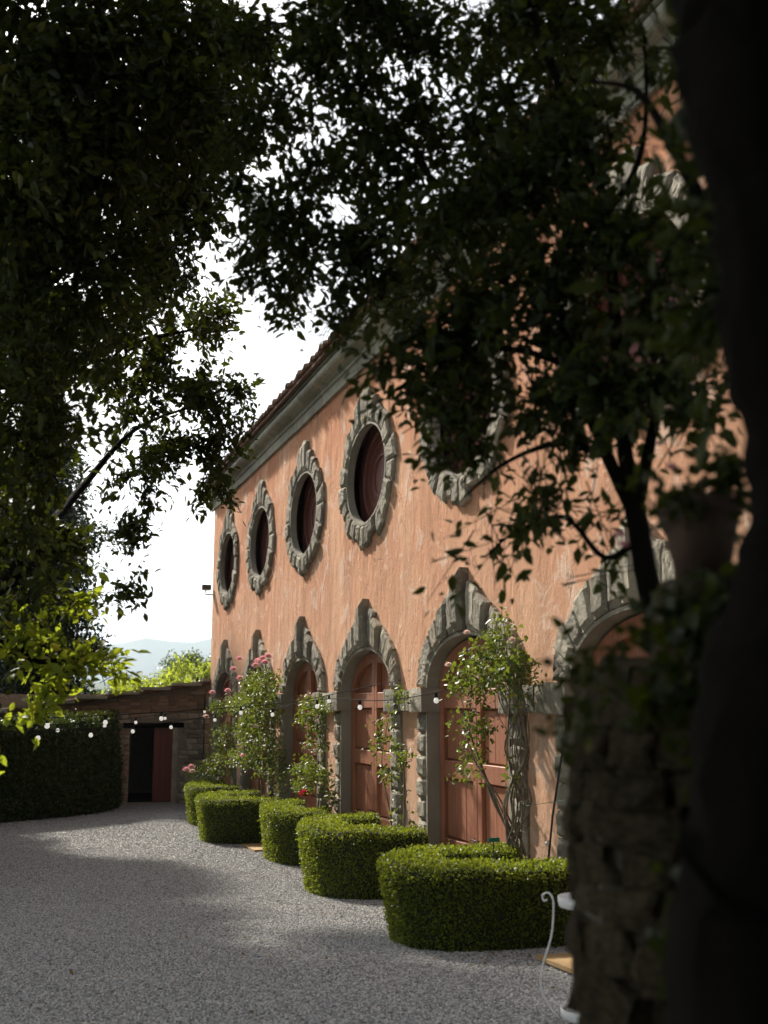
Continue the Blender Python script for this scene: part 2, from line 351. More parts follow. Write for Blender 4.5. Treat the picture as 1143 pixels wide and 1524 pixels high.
n_ = 420; fy = RNG.uniform(6.5, 26, n_); fx = np.where(RNG.random(n_) < .5, RNG.uniform(0, 4.4, n_), np.clip(RNG.normal(4.1, .6, n_), 2, 5.1))
P = np.stack([fx, fy, np.array([g(q) + .022 for q in fy])], 1); A = RNG.normal(0, 1, (n_, 3)); A[:, 2] = RNG.normal(.1, .15, n_); Nn = RNG.normal(0, .25, (n_, 3)) + np.array([0, 0, 1.]); sz = RNG.uniform(.025, .065, n_)
M['leaf_dry'] = leafmat('dry_leaf', (.10, .06, .025), (.24, .17, .07), (.2, .14, .04), .15, .7, .1)
tag(link('fallen_leaves', leaf_mesh('fallen_leaves', P, A, Nn, sz, sz * .5), M['leaf_dry']), 'dry brown leaves scattered over the gravel yard', 'leaves', kind='stuff')
def ridge(name, dist, az0, az1, hf, depth, label):
    n = 90; V = []; Fq = []
    for i in range(n + 1):
        a = rad(az0 + (az1 - az0) * i / n); hgt = hf(i / n)
        for j, (dd, hh) in enumerate([(-depth, -20), (-depth * .5, hgt * .45), (0, hgt), (depth * .6, hgt * .4), (depth, -20)]):
            r = dist + dd; rn = 1 + .05 * math.sin(i * 1.9 + j * 3)
            V.append((r * math.sin(a), r * math.cos(a), hh * rn if hh > 0 else hh))
    for i in range(n):
        for j in range(4): Fq.append((i*5+j, (i+1)*5+j, (i+1)*5+j+1, i*5+j+1))
    tag(link(name, fast_mesh(name, np.array(V), np.array(Fq)), M['mount'], smooth=True), label, kind='structure')
def rid(seed, base, amp):
    rr = random.Random(seed); ph = [rr.uniform(0, 6.28) for _ in range(7)]
    return lambda t: base + amp * sum(math.sin(t * (5 + 7.3 * k) + ph[k]) / (1 + k) for k in range(7))
ridge('hills', 5200, -45, 60, rid(5, 285, 60), 900, 'pale blue wooded mountain ridge far beyond the yard')
ridge('hills', 8200, -45, 60, rid(11, 480, 75), 1200, 'faintest and farthest mountain ridge under the white sky')
ridge('hills', 1500, -45, 60, rid(3, 42, 12), 300, 'low wooded rise in the middle distance')

# ------------------------------------------------------------------ the lemon house
D = 5.32; S = 4.095; BAYS = [12.88 + S * k for k in range(-1, 5)]; Y0, Y1 = 6.34, 31.68; ZT = 8.21
AW, ZS, AR = 1.28, 2.90, .62          # half opening, springing, rise
OZ, OA, OB = 6.36, 1.03, .80          # oculus
house = empty('lemon_house', (D + 3, 19, 0), 'long orange plastered lemon house with oval windows and arched red doors', 'building')
def arch_loop(yc, zb, n=22, e=0.0):
    pts = [(yc - AW - e, zb)]
    for i in range(n + 1):
        a = math.pi - math.pi * i / n; pts.append((yc + (AW + e) * math.cos(a), ZS + (AR + e) * math.sin(a)))
    pts.append((yc + AW + e, zb)); return pts
def oval_loop(yc, n=40, e=0.0): return [(yc + (OA + e) * math.cos(2*math.pi*i/n), OZ + (OB + e) * math.sin(2*math.pi*i/n)) for i in range(n)]
def fill(loops, x):
    bm = bmesh.new(); es = []
    for lp in loops:
        vs = [bm.verts.new((x, y, z)) for y, z in lp]
        es += [bm.edges.new((vs[i], vs[(i + 1) % len(vs)])) for i in range(len(vs))]
    bmesh.ops.triangle_fill(bm, edges=es, use_beauty=True, use_dissolve=False)
    return bm
bm = fill([[(Y0, -.4), (Y1, -.4), (Y1, ZT + .3), (Y0, ZT + .3)]] + [arch_loop(y, -.2) for y in BAYS] + [oval_loop(y) for y in BAYS], D)
def quad(bm, *p): bm.faces.new([bm.verts.new(q) for q in p])
XB = D + 7
quad(bm, (D, Y1, -.4), (XB, Y1, -.4), (XB, Y1, ZT + .3), (D, Y1, ZT + .3)); quad(bm, (D, Y0, -.4), (D, Y0, ZT + .3), (XB, Y0, ZT + .3), (XB, Y0, -.4))
quad(bm, (XB, Y0, -.4), (XB, Y1, -.4), (XB, Y1, ZT + .3), (XB, Y0, ZT + .3)); quad(bm, (D, Y0, ZT + .3), (XB, Y0, ZT + .3), (XB, Y1, ZT + .3), (D, Y1, ZT + .3))
me = bpy.data.meshes.new('wall'); bm.to_mesh(me); bm.free(); link('wall', me, M['plaster'], house)

def stone_mesh(poly, d, base=-.015, n=4, cush=.45, rg=.014):
    "rough faced block: poly = 4 (y,z) corners counter-clockwise, standing d proud of the wall"
    a, b, c, e = [np.array(p) for p in poly]; V = []; Fs = []
    for j in range(n + 1):
        for i in range(n + 1):
            s, t = i / n, j / n
            p = (a*(1-s)+b*s)*(1-t) + (e*(1-s)+c*s)*t
            edge = min(i, n - i, j, n - j)
            dep = d * (cush if edge == 0 else 1) + (random.uniform(-rg, rg) if edge else random.uniform(-rg, rg) * .5)
            jit = np.array([random.uniform(-1, 1), random.uniform(-1, 1)]) * rg * .6
            V.append((D - dep, p[0] + jit[0], p[1] + jit[1]))
    for j in range(n):
        for i in range(n): q = j*(n+1)+i; Fs.append((q, q+n+1, q+n+2, q+1))
    rim = [i for i in range(n + 1)] + [(j)*(n+1)+n for j in range(1, n + 1)] + [n*(n+1)+i for i in range(n - 1, -1, -1)] + [j*(n+1) for j in range(n - 1, 0, -1)]
    k0 = len(V)
    for r in rim: V.append((D - base, V[r][1], V[r][2]))
    m_ = len(rim)
    for i in range(m_): Fs.append((rim[i], rim[(i+1) % m_], k0 + (i+1) % m_, k0 + i))
    mb = MB(); mb.add(V, Fs); return mb
def stonemat(p=.14): return M['stone_tan'] if random.random() < p else M['stone']

def shrink(poly, gap):
    c = sum(np.array(p) for p in poly) / 4
    out = []
    for p in poly:
        v = np.array(p) - c; L_ = np.linalg.norm(v); out.append(c + v * (1 - gap / L_))
    return out

def surround(yc):
    zb = g(yc) - .1
    lp = arch_loop(yc, zb, 28); mb = MB(); V = []
    for y, z in lp: V += [(D - .05, y, z), (D + .20, y, z)]
    mb.add(V, [(2*i, 2*i+1, 2*i+3, 2*i+2) for i in range(len(lp) - 1)])
    # dressed inner margin facing outwards
    li = arch_loop(yc, zb, 28); lo = arch_loop(yc, zb, 28, .045); V = []
    for (a, b), (c, d) in zip(li, lo): V += [(D - .052, a, b), (D - .052, c, d)]
    mb.add(V, [(2*i, 2*i+2, 2*i+3, 2*i+1) for i in range(len(li) - 1)])
    sr = mb.build('door_surround', M['jamb'], house)
    # voussoirs
    K = 13; th = [math.pi * (1 - i / K) for i in range(K + 1)]
    mid = K // 2
    for i in range(K):
        a0, a1 = th[i], th[i + 1]; k = abs(i - mid)
        T = {0: .84, 1: .62, 2: .50, 3: .42}.get(k, .38) + random.uniform(-.035, .035)
        def pt(a, t, lean=1.0):
            P = np.array([(AW + .04) * math.cos(a), (AR + .04) * math.sin(a)]); nn = np.array([math.cos(a) / AW, math.sin(a) / AR]); nn /= np.linalg.norm(nn)
            if k <= 2: nn = nn * .35 + np.array([0, .65])
            return np.array([yc, ZS]) + P + nn * t
        in0, in1, ou1, ou0 = pt(a0, 0), pt(a1, 0), pt(a1, T), pt(a0, T)
        if k == 0:
            ou0 = pt(a0, T * .86); ou1 = pt(a1, T * .86); m_ = (ou0 + ou1) / 2; ou0 = m_ + (ou0 - m_) * .45 + np.array([0, .09]); ou1 = m_ + (ou1 - m_) * .75
        elif k <= 3:
            if i < mid: ou0 = ou0 - np.array([0, .07])
            else: ou1 = ou1 - np.array([0, .07])
        st = stone_mesh(shrink([in1, in0, ou0, ou1][::-1], .017), random.uniform(.07, .10) + (.08 if k == 0 else (.035, 0)[i % 2] if k < 4 else 0), n=7, cush=.64, rg=.007)
        st.build('keystone' if k == 0 else 'voussoir', stonemat(.16), sr)
    # quoins up the jambs, capital, impost
    for s in (-1, 1):
        z = zb
        while z < 2.54:
            hgt = random.uniform(.25, .31)
            if 2.56 - (z + hgt) < .15: hgt = 2.565 - z
            y_in, y_out = yc + s * (AW + .045), yc + s * (AW + .41 + random.uniform(-.015, .015))
            a, b = min(y_in, y_out), max(y_in, y_out)
            stone_mesh(shrink([(a, z), (b, z), (b, z + hgt), (a, z + hgt)], .012), random.uniform(.06, .085), n=6, cush=.42, rg=.007).build('quoin', stonemat(.05), sr)
            z += hgt
        y_in, y_out = yc + s * (AW - .0), yc + s * (AW + .44); a, b = min(y_in, y_out), max(y_in, y_out)
        stone_mesh([(a + .006, 2.575), (b, 2.575), (b, 2.888), (a + .006, 2.888)], .16, n=4, cush=.9, rg=.008).build('capital', M['stone'], sr)
        mb = MB(); yy = yc + s * AW; mb.box((D - .145, min(yy, yy - s * .035), 2.58), (D + .145, max(yy, yy - s * .035), 2.883)); mb.build('impost', M['jamb'], sr)
    # pair of panelled doors, pushed back into the wall
    xd = D + .15; b2 = fill([arch_loop(yc, zb, 24, -.006)], xd + .05); me = bpy.data.meshes.new('door'); b2.to_mesh(me); b2.free()
    dr = link('door', me, M['door'], house)
    A_ = AW - .01
    def bx(nm, y0, y1, z0, z1, pr, mt='door'):
        mb = MB(); mb.box((xd - pr, y0, z0), (xd + .048, y1, z1))
        o = mb.build(nm, M[mt], dr); bv = o.modifiers.new('bevel', 'BEVEL'); bv.width = .008; bv.segments = 1; return o
    for s in (-1, 1):
        def rng(a, b): return (yc + s * a, yc + s * b) if s > 0 else (yc + s * b, yc + s * a)
        bx('stile', *rng(A_ - .16, A_), zb, ZS - .02, .035); bx('stile', *rng(.005, .13), zb, ZS + AR - .04, .035)
        for z0, z1 in ((zb, .98), (1.74, 1.96), (2.62, 2.86)): bx('rail', *rng(.131, A_ - .161), z0, z1, .03)
        for z0, z1 in ((.981, 1.739), (1.961, 2.619)):
            y0, y1 = rng(.15, A_ - .18); k = 3
            for q in range(k): bx('panel_board', y0 + (y1 - y0) * q / k + .002, y0 + (y1 - y0) * (q + 1) / k - .002, z0 + .02, z1 - .02, -.012 + .003 * (q % 2))
        # arched moulding round the head of the leaf
        V = []; n = 16
        for i in range(n + 1):
            a = math.pi / 2 * i / n
            for e in (.0, .16): V.append((xd - .033, yc + s * max((A_ - e) * math.cos(a), .131), ZS - .03 + (AR - e) * math.sin(a)))
        for i in range(n + 1):
            a = math.pi / 2 * i / n
            for e in (.0, .16): V.append((xd + .04, yc + s * max((A_ - e) * math.cos(a), .131), ZS - .03 + (AR - e) * math.sin(a)))
        m_ = 2 * (n + 1); Fs = [(2*i, 2*i+1, 2*i+3, 2*i+2) for i in range(n)] + [(2*i+1, 2*i+1+m_, 2*i+3+m_, 2*i+3) for i in range(n)]
        mb = MB(); mb.add(V, Fs); mb.build('arch_moulding', M['door'], dr)
    mb = MB(); mb.tube(crv([(xd - .04, yc - .05, 1.05), (xd - .08, yc - .05, 1.06), (xd - .08, yc + .12, 1.06), (xd - .04, yc + .12, 1.05)], 4), .010, 6); mb.build('handle', M['iron'], dr)

def oculus(yc):
    lp = oval_loop(yc, 40) + [oval_loop(yc, 40)[0]]; mb = MB(); V = []
    for y, z in lp: V += [(D - .05, y, z), (D + .075, y, z)]
    mb.add(V, [(2*i, 2*i+1, 2*i+3, 2*i+2) for i in range(40)])
    lo = oval_loop(yc, 40, .04); lo.append(lo[0]); V = []
    for (a, b), (c, d) in zip(lp, lo): V += [(D - .052, a, b), (D - .052, c, d)]
    mb.add(V, [(2*i, 2*i+2, 2*i+3, 2*i+1) for i in range(40)])
    sr = mb.build('oval_window', M['jamb'], house)
    # stones, evenly long round the oval
    fine = [(math.cos(2*math.pi*i/720) * OA, math.sin(2*math.pi*i/720) * OB) for i in range(721)]
    cum = [0]
    for i in range(720): cum.append(cum[-1] + math.dist(fine[i], fine[i + 1]))
    nst = 24; cuts = [2 * math.pi / 720 * np.interp(cum[-1] * (i + random.uniform(-.12, .12)) / nst, cum, range(721)) for i in range(nst)]
    cuts.append(cuts[0] + 2 * math.pi)
    for i in range(nst):
        a0, a1 = cuts[i], cuts[i + 1]; am = (a0 + a1) / 2; s = math.sin(am)
        T = .36 + random.uniform(-.05, .05)
        if s > .93: T = .47 + .2 * (s - .93) / .07 + random.uniform(-.06, .05)
        elif s < -.93: T = .27 + .12 * (-s - .93) / .07 + random.uniform(-.03, .03)
        elif abs(s) < .25: T = .40 + random.uniform(-.04, .07)
        def pt(a, t):
            nn = np.array([math.cos(a) / OA, math.sin(a) / OB]); nn /= np.linalg.norm(nn)
            if abs(s) > .85: nn = nn * .5 + np.array([0, .5 * (1 if s > 0 else -1)])
            return np.array([yc + (OA + .035) * math.cos(a), OZ + (OB + .035) * math.sin(a)]) + nn * t
        dlt = random.uniform(-.04, .04)
        stone_mesh(shrink([pt(a0, 0), pt(a0, T + dlt), pt(a1, T - dlt), pt(a1, 0)], .017), random.uniform(.06, .095), n=7, cush=.64, rg=.006).build('stone', stonemat(.08), sr)
    xs = D + .26; b2 = fill([oval_loop(yc, 40, .30)], xs); me = bpy.data.meshes.new('shutter'); b2.to_mesh(me); b2.free()
    sh = link('shutter', me, M['door_old'], house)
    for f in (1.02, .74, .46):
        V = []; n = 40
        for i in range(n + 1):
            a = 2 * math.pi * i / n
            for ff, pr in ((f, .0), (f - .012, .03), (f - .06, .03), (f - .072, .0)):
                V.append((xs - pr, yc + OA * ff * math.cos(a), OZ + OB * ff * math.sin(a)))
        Fs = [(4*i+q, 4*i+q+1, 4*i+q+5, 4*i+q+4) for i in range(n) for q in range(3)]
        mb = MB(); mb.add(V, Fs); mb.build('ring_moulding', M['door_old'], sh)
for y in BAYS: surround(y); oculus(y)
# string course between neighbouring doors
mb = MB(); mb.box((D - .02, Y0 + .01, 2.60), (D + .05, BAYS[0] - AW - .46, 2.86)); sc_ = mb.build('string_course', M['jamb'], house)
edges = [(Y0 + .02, BAYS[0] - AW - .45)] + [(BAYS[i] + AW + .45, BAYS[i + 1] - AW - .45) for i in range(5)] + [(BAYS[5] + AW + .45, Y1 - .02)]
for a, b in edges:
    k = max(1, round((b - a) / .42))
    for q in range(k):
        y0, y1 = a + (b - a) * q / k, a + (b - a) * (q + 1) / k
        stone_mesh(shrink([(y0, 2.585), (y1, 2.585), (y1, 2.878), (y0, 2.878)], .006), random.uniform(.10, .12), n=3, cush=.85, rg=.007).build('course_block', stonemat(.1), sc_)
# cornice in blocks
prof = [(.0, 8.19), (.055, 8.19), (.06, 8.37), (.095, 8.385), (.095, 8.425), (.075, 8.43), (.085, 8.46), (.12, 8.50), (.15, 8.505)]
prof += [(.17 + .115 * math.sin(rad(t)), 8.62 - .105 * math.cos(rad(t))) for t in range(-5, 181, 20)] + [(.24, 8.73), (.27, 8.74), (.27, 8.775), (.0, 8.775)]
mb = MB(); mb.box((D - .02, Y0 + .01, 8.24), (D + .3, Y1 - .01, 8.76)); co = mb.build('cornice', M['cornice'], house)
y = Y0 - .25
while y < Y1 + .24:
    L_ = min(random.uniform(.95, 1.25), Y1 + .26 - y)
    if Y1 + .26 - (y + L_) < .3: L_ = Y1 + .26 - y
    jx, jz = random.uniform(-.004, .004), random.uniform(-.004, .004); n = len(prof)
    V = [(D - o + jx, y + .003, z + jz) for o, z in prof] + [(D - o + jx, y + L_ - .003, z + jz) for o, z in prof]
    mb = MB(); mb.add(V, [(i, (i + 1) % n, n + (i + 1) % n, n + i) for i in range(n)] + [tuple(range(n))[::-1], tuple(range(n, 2*n))])
    mb.build('cornice_block', M['cornice'], co); y += L_
# roof with clay barrel tiles along the eave
mb = MB(); e = D - .36; V = [(e, Y0 - .3, 8.785), (e, Y1 + .3, 8.785), (D + 3.5, Y1 + .3, 10.0), (D + 3.5, Y0 - .3, 10.0), (XB + .3, Y0 - .3, 8.8), (XB + .3, Y1 + .3, 8.8)]
V += [(a, b, c + .05) for a, b, c in V]
mb.add(V, [(0, 3, 2, 1), (3, 4, 5, 2), (6, 7, 8, 9), (9, 8, 11, 10), (0, 1, 7, 6), (1, 2, 8, 7), (2, 5, 11, 8), (0, 6, 9, 3), (3, 9, 10, 4), (4, 10, 11, 5)])
roof = mb.build('roof', M['tile'], house)
def tile_mesh(nm, r0, r1, Ln):
    mb = MB(); V = []; n = 8; sl_ = 1.215 / 3.86
    for q, (xx, r) in enumerate(((0, r0), (Ln, r1))):
        for rr in (r, r - .016):
            for i in range(n + 1): a = math.pi * i / n; V.append((xx, rr * math.cos(a), rr * math.sin(a) + xx * sl_))
    k = n + 1
    for i in range(n): mb_ = [(i, i+1, 2*k+i+1, 2*k+i), (k+i, 3*k+i, 3*k+i+1, k+i+1), (i, k+i, k+i+1, i+1)]; mb.f += mb_
    mb.v = V; return mb.mesh(nm)
tm = tile_mesh('roof_tile', .105, .085, 1.1); tm.materials.append(M['tile'])
y = Y0 - .2
while y < Y1 + .2:
    o = bpy.data.objects.new('roof_tile', tm); COL.objects.link(o); o.parent = roof
    o.location = Vector((e - random.uniform(.03, .10), y + random.uniform(-.012, .012), 8.83 + random.uniform(-.008, .012))) ; o.rotation_euler = (0, 0, random.uniform(-.04, .04)); y += .235
# small floodlight at the far corner
fl = empty('floodlight', (D - .05, Y1 + .1, 5.85), 'small grey floodlight on a bracket at the far house corner', 'floodlight')
mb = MB(); mb.box((D - .30, Y1 - .1, 5.90), (D - .06, Y1 + .1, 6.03)); mb.build('lamp_body', M['grey_metal'], fl)
mb = MB(); mb.box((D - .29, Y1 - .09, 5.885), (D - .07, Y1 + .09, 5.898)); mb.build('lamp_glass', M['glass'], fl)
mb = MB(); mb.tube([(D + .05, Y1 - .02, 5.76), (D - .2, Y1 - .02, 5.76), (D - .2, Y1 - .02, 5.885)], .018, 6); mb.build('bracket', M['grey_metal'], fl)

# ------------------------------------------------------------------ the outbuilding at the end of the yard
YO = 32.0; ob = empty('outbuilding', (3.6, YO, 0), 'low stone and brick outbuilding with lean-to roof and half-open door', 'building')
def ztop(x): return 2.74 + (x - 1.9) * (3.24 - 2.74) / 3.5
mb = MB()
def slab(x0, x1, z0, zf):
    mb.add([(x0,YO,z0),(x1,YO,z0),(x1,YO,zf(x1)),(x0,YO,zf(x0)),(x0,YO+.45,z0),(x1,YO+.45,z0),(x1,YO+.45,zf(x1)),(x0,YO+.45,zf(x0))],
           [(0,1,2,3),(5,4,7,6),(4,0,3,7),(1,5,6,2),(3,2,6,7),(0,4,5,1)])
slab(-1.6, 3.2, -.2, lambda x: min(ztop(x), 9)); slab(4.45, 5.75, -.2, ztop); slab(3.2, 4.45, 2.05, ztop)
mb.box((-1.6, YO + 4, -.2), (5.75, YO + 4.3, 3.0)); mb.box((-1.6, YO + .45, -.2), (-1.3, YO + 4, 2.2)); mb.box((5.45, YO + .45, -.2), (5.75, YO + 4, 3.1))
mb.build('wall', M['lime'], ob)
mb = MB(); mb.box((2.0, YO + .46, .0), (5.4, YO + 3.9, .01)); mb.build('floor', M['lead'], ob)
def small_stone(nm, m_, var):
    ms = []
    for q in range(var):
        b_ = bmesh.new(); bmesh.ops.create_cube(b_, size=1); bmesh.ops.bevel(b_, geom=b_.edges[:], offset=.13, segments=1, affect='EDGES')
        for v in b_.verts: v.co += Vector((random.uniform(-.05, .05), random.uniform(-.08, .08), random.uniform(-.06, .06)))
        me = bpy.data.meshes.new(nm); b_.to_mesh(me); b_.free(); me.materials.append(m_); ms.append(me)
    return ms
st_m = small_stone('stone', M['wallstone'], 6); br_m = small_stone('brick', M['brick'], 4)
owall = [o for o in ob.children if o.name.startswith('wall')][0]
z = -.05
while z < 3.2:
    hh = random.uniform(.09, .17) if z < 2.35 else .085
    x = 1.6
    while x < 5.3:
        brick = z >= 2.35 or (x < 3.2 and random.random() < .6)
        L_ = random.uniform(.2, .27) if brick else random.uniform(.16, .42)
        if x < 3.18 and x + L_ > 3.18: L_ = 3.18 - x + .001
        cx, cz = x + L_ / 2, z + hh / 2
        ok = not (3.17 < cx < 4.62 and cz < 2.24) and cz + hh * .6 < ztop(cx) - .03 and L_ > .05
        if ok:
            o = bpy.data.objects.new('brick' if brick else 'stone', random.choice(br_m if brick else st_m)); COL.objects.link(o); o.parent = owall
            o.scale = (L_ * .97, .12, hh * .94); o.location = Vector((cx, YO + random.uniform(-.005, .02), cz)); o.rotation_euler = (0, random.uniform(-.03, .03), 0)
        x += L_ + .012
    z += hh + .012
def part(nm, a, b, m_, par): q = MB(); q.box(a, b); return q.build(nm, M[m_], par)
part('lintel', (3.0, YO - .07, 2.05), (4.66, YO + .3, 2.19), 'bark', ob); part('door_frame', (4.36, YO - .05, 0), (4.50, YO + .2, 2.05), 'wallstone', ob)
part('threshold', (3.15, YO - .1, -.1), (4.5, YO + .3, .035), 'jamb', ob)
dl = part('door', (3.86, YO + .06, .05), (4.36, YO + .10, 2.05), 'door_old', ob)
for q in range(3): part('board', (3.865 + q * .165, YO + .04, .06), (4.02 + q * .165, YO + .058, 2.04), 'door_old', dl)
part('stone_plaque', (4.83, YO - .11, 2.98), (5.22, YO - .02, 3.06), 'stone_tan', ob)
mb = MB()
mb.add([(-1.9, YO - .3, ztop(-1.9)), (5.7, YO - .3, ztop(5.7)), (5.7, YO + 4.6, ztop(5.7)), (-1.9, YO + 4.6, ztop(-1.9))] + [(-1.9, YO - .3, ztop(-1.9) + .05), (5.7, YO - .3, ztop(5.7) + .05), (5.7, YO + 4.6, ztop(5.7) + .05), (-1.9, YO + 4.6, ztop(-1.9) + .05)],
       [(0, 3, 2, 1), (4, 5, 6, 7), (0, 1, 5, 4), (1, 2, 6, 5), (2, 3, 7, 6), (3, 0, 4, 7)])
orf = mb.build('roof', M['tile'], ob)
for x in np.arange(-1.7, 5.3, .42):   # verge tiles along the front edge of the lean-to
    q = MB(); q.tube([(x, YO - .30, ztop(x) + .06), (x + .46, YO - .30, ztop(x + .46) + .075)], [.075, .062], 8); q.build('verge_tile', M['tile'], orf, True)
for x in np.arange(-1.7, 5.3, .85):
    q = MB(); q.box((x, YO - .42, ztop(x) + .125), (x + .82, YO - .24, ztop(x + .4) + .15)); q.build('capping_strip', M['cornice'], orf)
q = MB(); q.tube([(5.22, YO - .08, 3.0), (5.22, YO - .08, 1.2), (5.25, YO - .08, .5)], .02, 6); q.build('downpipe', M['iron'], ob)

# ------------------------------------------------------------------ hedges
def surf_leaves(polys, dens, ln, wd, jitter, fine=False, nm='foliage', updir=.25):
    "scatter leaves on triangles/quads given as (k,3) arrays"
    tris = []
    for p in polys:
        for i in range(1, len(p) - 1): tris.append((p[0], p[i], p[i + 1]))
    T = np.array(tris); e1 = T[:, 1] - T[:, 0]; e2 = T[:, 2] - T[:, 0]; cr = np.cross(e1, e2); ar = np.linalg.norm(cr, axis=1) / 2; nn = unit(cr)
    n = int(ar.sum() * dens); idx = RNG.choice(len(T), n, p=ar / ar.sum()); r1, r2 = RNG.random(n), RNG.random(n); fl_ = r1 + r2 > 1; r1[fl_], r2[fl_] = 1 - r1[fl_], 1 - r2[fl_]
    P = T[idx, 0] + e1[idx] * r1[:, None] + e2[idx] * r2[:, None]; Nn = nn[idx]
    P = P + Nn * (RNG.normal(0, jitter, n) - jitter * .5 + (RNG.random(n) < .03) * RNG.random(n) * jitter * 3.5)[:, None]
    A = unit(Nn * .8 + RNG.normal(0, .75, (n, 3)) + np.array([0, 0, updir])); Nl = unit(Nn + RNG.normal(0, .5, (n, 3)))
    s = RNG.uniform(.7, 1.3, n); return leaf_mesh(nm, P, A, Nl, ln * s, wd * s, fine)
def box_hedge(yc, x0, hgt, ay, label, dens):
    zb = g(yc); t = empty('box_hedge', (x0 + .6, yc, zb), label, 'hedge', None)
    xc = 5.0; ax = xc - x0; nA = 30; V = []; th = .56
    pw = .72                     # squarish bow
    ph = random.uniform(0, 6); 
    for i in range(nA + 1):
        f = -math.pi / 2 + math.pi * i / nA; c_ = abs(math.cos(f)) ** pw; s_ = math.copysign(abs(math.sin(f)) ** pw, f)
        wob = 1 + .018 * math.sin(3 * f + ph) + .01 * math.sin(9 * f + ph * 2)
        O = np.array([xc - ax * c_ * wob, yc + ay * s_ * wob]); I = np.array([xc - (ax - th) * c_, yc + (ay - th) * s_]); Bt = np.array([xc - (ax - .12) * c_, yc + (ay - .10) * s_])
        gz = lambda p: g(p[1])
        hz = zb + hgt + .012 * math.sin(7 * f + ph)
        V.append([(Bt[0], Bt[1], gz(Bt) - .03), (O[0], O[1], hz - .06), (O[0] + .05 * c_, O[1] - .05 * s_, hz), (I[0] - .04 * c_, I[1] + .04 * s_, hz), (I[0], I[1], hz - .06), (I[0], I[1], gz(I) - .03)])
    V = np.array(V); polys = []; mb = MB()
    for i in range(nA):
        for j in range(5): polys.append(np.array([V[i, j], V[i, j + 1], V[i + 1, j + 1], V[i + 1, j]]))
    cen = np.array([xc - (ax - th / 2), yc, zb])
    polys = [p if j % 5 != 99 else p for j, p in enumerate(polys)]
    Vs = V.copy()
    mid = (V[:, 2:3] + V[:, 3:4]) / 2
    Vs = V + (np.concatenate([np.repeat(mid[..., :2], 6, 1), V[..., 2:] ], 2) - V) * .10; Vs[:, 1:5, 2] -= .03
    flat = Vs.reshape(-1, 3); mb.add(flat, [(i*6+j, i*6+j+1, (i+1)*6+j+1, (i+1)*6+j) for i in range(nA) for j in range(5)] + [tuple(range(6))[::-1], tuple(nA * 6 + k for k in range(6))])
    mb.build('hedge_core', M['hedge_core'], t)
    me = surf_leaves(polys, dens, .030, .020, .014); tag(link('foliage', me, M['leaf_box'], t), kind='stuff')
    bd = MB(); pts = [(V[i, 5][0], V[i, 5][1], zb + .08) for i in range(nA + 1)]; bd.add(pts + [(xc + .25, yc, zb + .12)], [(i, i + 1, nA + 1) for i in range(nA)]); bd.build('soil_bed', M['soil'], t)
    return t
PIER = [(BAYS[i] + BAYS[i + 1]) / 2 for i in range(5)]
box_hedge(10.32, 3.44, .74, .92, 'rounded clipped box hedge with the teal plant tag, largest of the row', 4200)
box_hedge(14.62, 3.74, .88, 1.22, 'clipped box hedge around the slim climbing rose between the two clearly seen doors', 3600)
box_hedge(18.85, 4.12, .86, 1.18, 'narrow clipped box hedge below the single red rose', 3200)
box_hedge(22.62, 3.62, .86, 1.15, 'clipped box hedge below the big pink climbing rose', 2800)
box_hedge(26.5, 3.96, .87, 1.08, 'clipped box hedge closest to the stone outbuilding', 2400)

th = empty('tall_hedge', (1, 29, 0), 'tall dark clipped hedge wall beside the outbuilding door', 'hedge')
path = crv([(-5, 26.4), (-2.5, 27.1), (0, 28.0), (1.16, 28.75), (2.2, 29.9), (2.72, 30.9), (2.9, 31.9)], 6)
Pa = np.array(path); tn = np.gradient(Pa, axis=0); tn = unit(tn); nr = np.stack([-tn[:, 1], tn[:, 0]], 1)   # to the left = away from the yard
rows = []
for i, p in enumerate(Pa):
    b_ = p + nr[i] * 1.3; zz = 2.28 + .05 * math.sin(i * .9) + .03 * math.sin(i * 2.3); k = .06 * math.sin(i * 1.7)
    rows.append([(p[0] - nr[i, 0] * (.05 + k), p[1] - nr[i, 1] * (.05 + k), -.05), (p[0] + nr[i, 0] * k, p[1] + nr[i, 1] * k, 1.2), (p[0] + nr[i, 0] * .08, p[1] + nr[i, 1] * .08, zz - .1), (p[0] + nr[i, 0] * .2, p[1] + nr[i, 1] * .2, zz), (b_[0], b_[1], zz), (b_[0], b_[1], -.05)])
Vr = np.array(rows); nP = len(rows)
polys = [np.array([Vr[i, j], Vr[i + 1, j], Vr[i + 1, j + 1], Vr[i, j + 1]]) for i in range(nP - 1) for j in range(5)]
Vc = Vr.copy(); Vc[:, :3, :2] += nr[:, None] * .1; Vc[:, 2:5, 2] -= .06
mb = MB(); mb.add(Vc.reshape(-1, 3), [(i*6+j, (i+1)*6+j, (i+1)*6+j+1, i*6+j+1) for i in range(nP - 1) for j in range(5)] + [tuple(range(6)), tuple((nP - 1) * 6 + k for k in range(6))])
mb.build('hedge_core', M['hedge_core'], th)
tag(link('foliage', surf_leaves(polys, 900, .075, .042, .05), M['leaf_hedge'], th), kind='stuff')
# shoots growing out of its top
n = 700; q = RNG.integers(18, nP, n); P = Vr[q, 3] + RNG.normal(0, .12, (n, 3)); P[:, 2] = 2.28 + RNG.random(n) * .22
tag(link('top_shoots', leaf_mesh('top_shoots', P, RNG.normal(0, .5, (n, 3)) + np.array([0, 0, .6]), RNG.normal(0, 1, (n, 3)), .07, .03), M['leaf_mid'], th), kind='stuff')

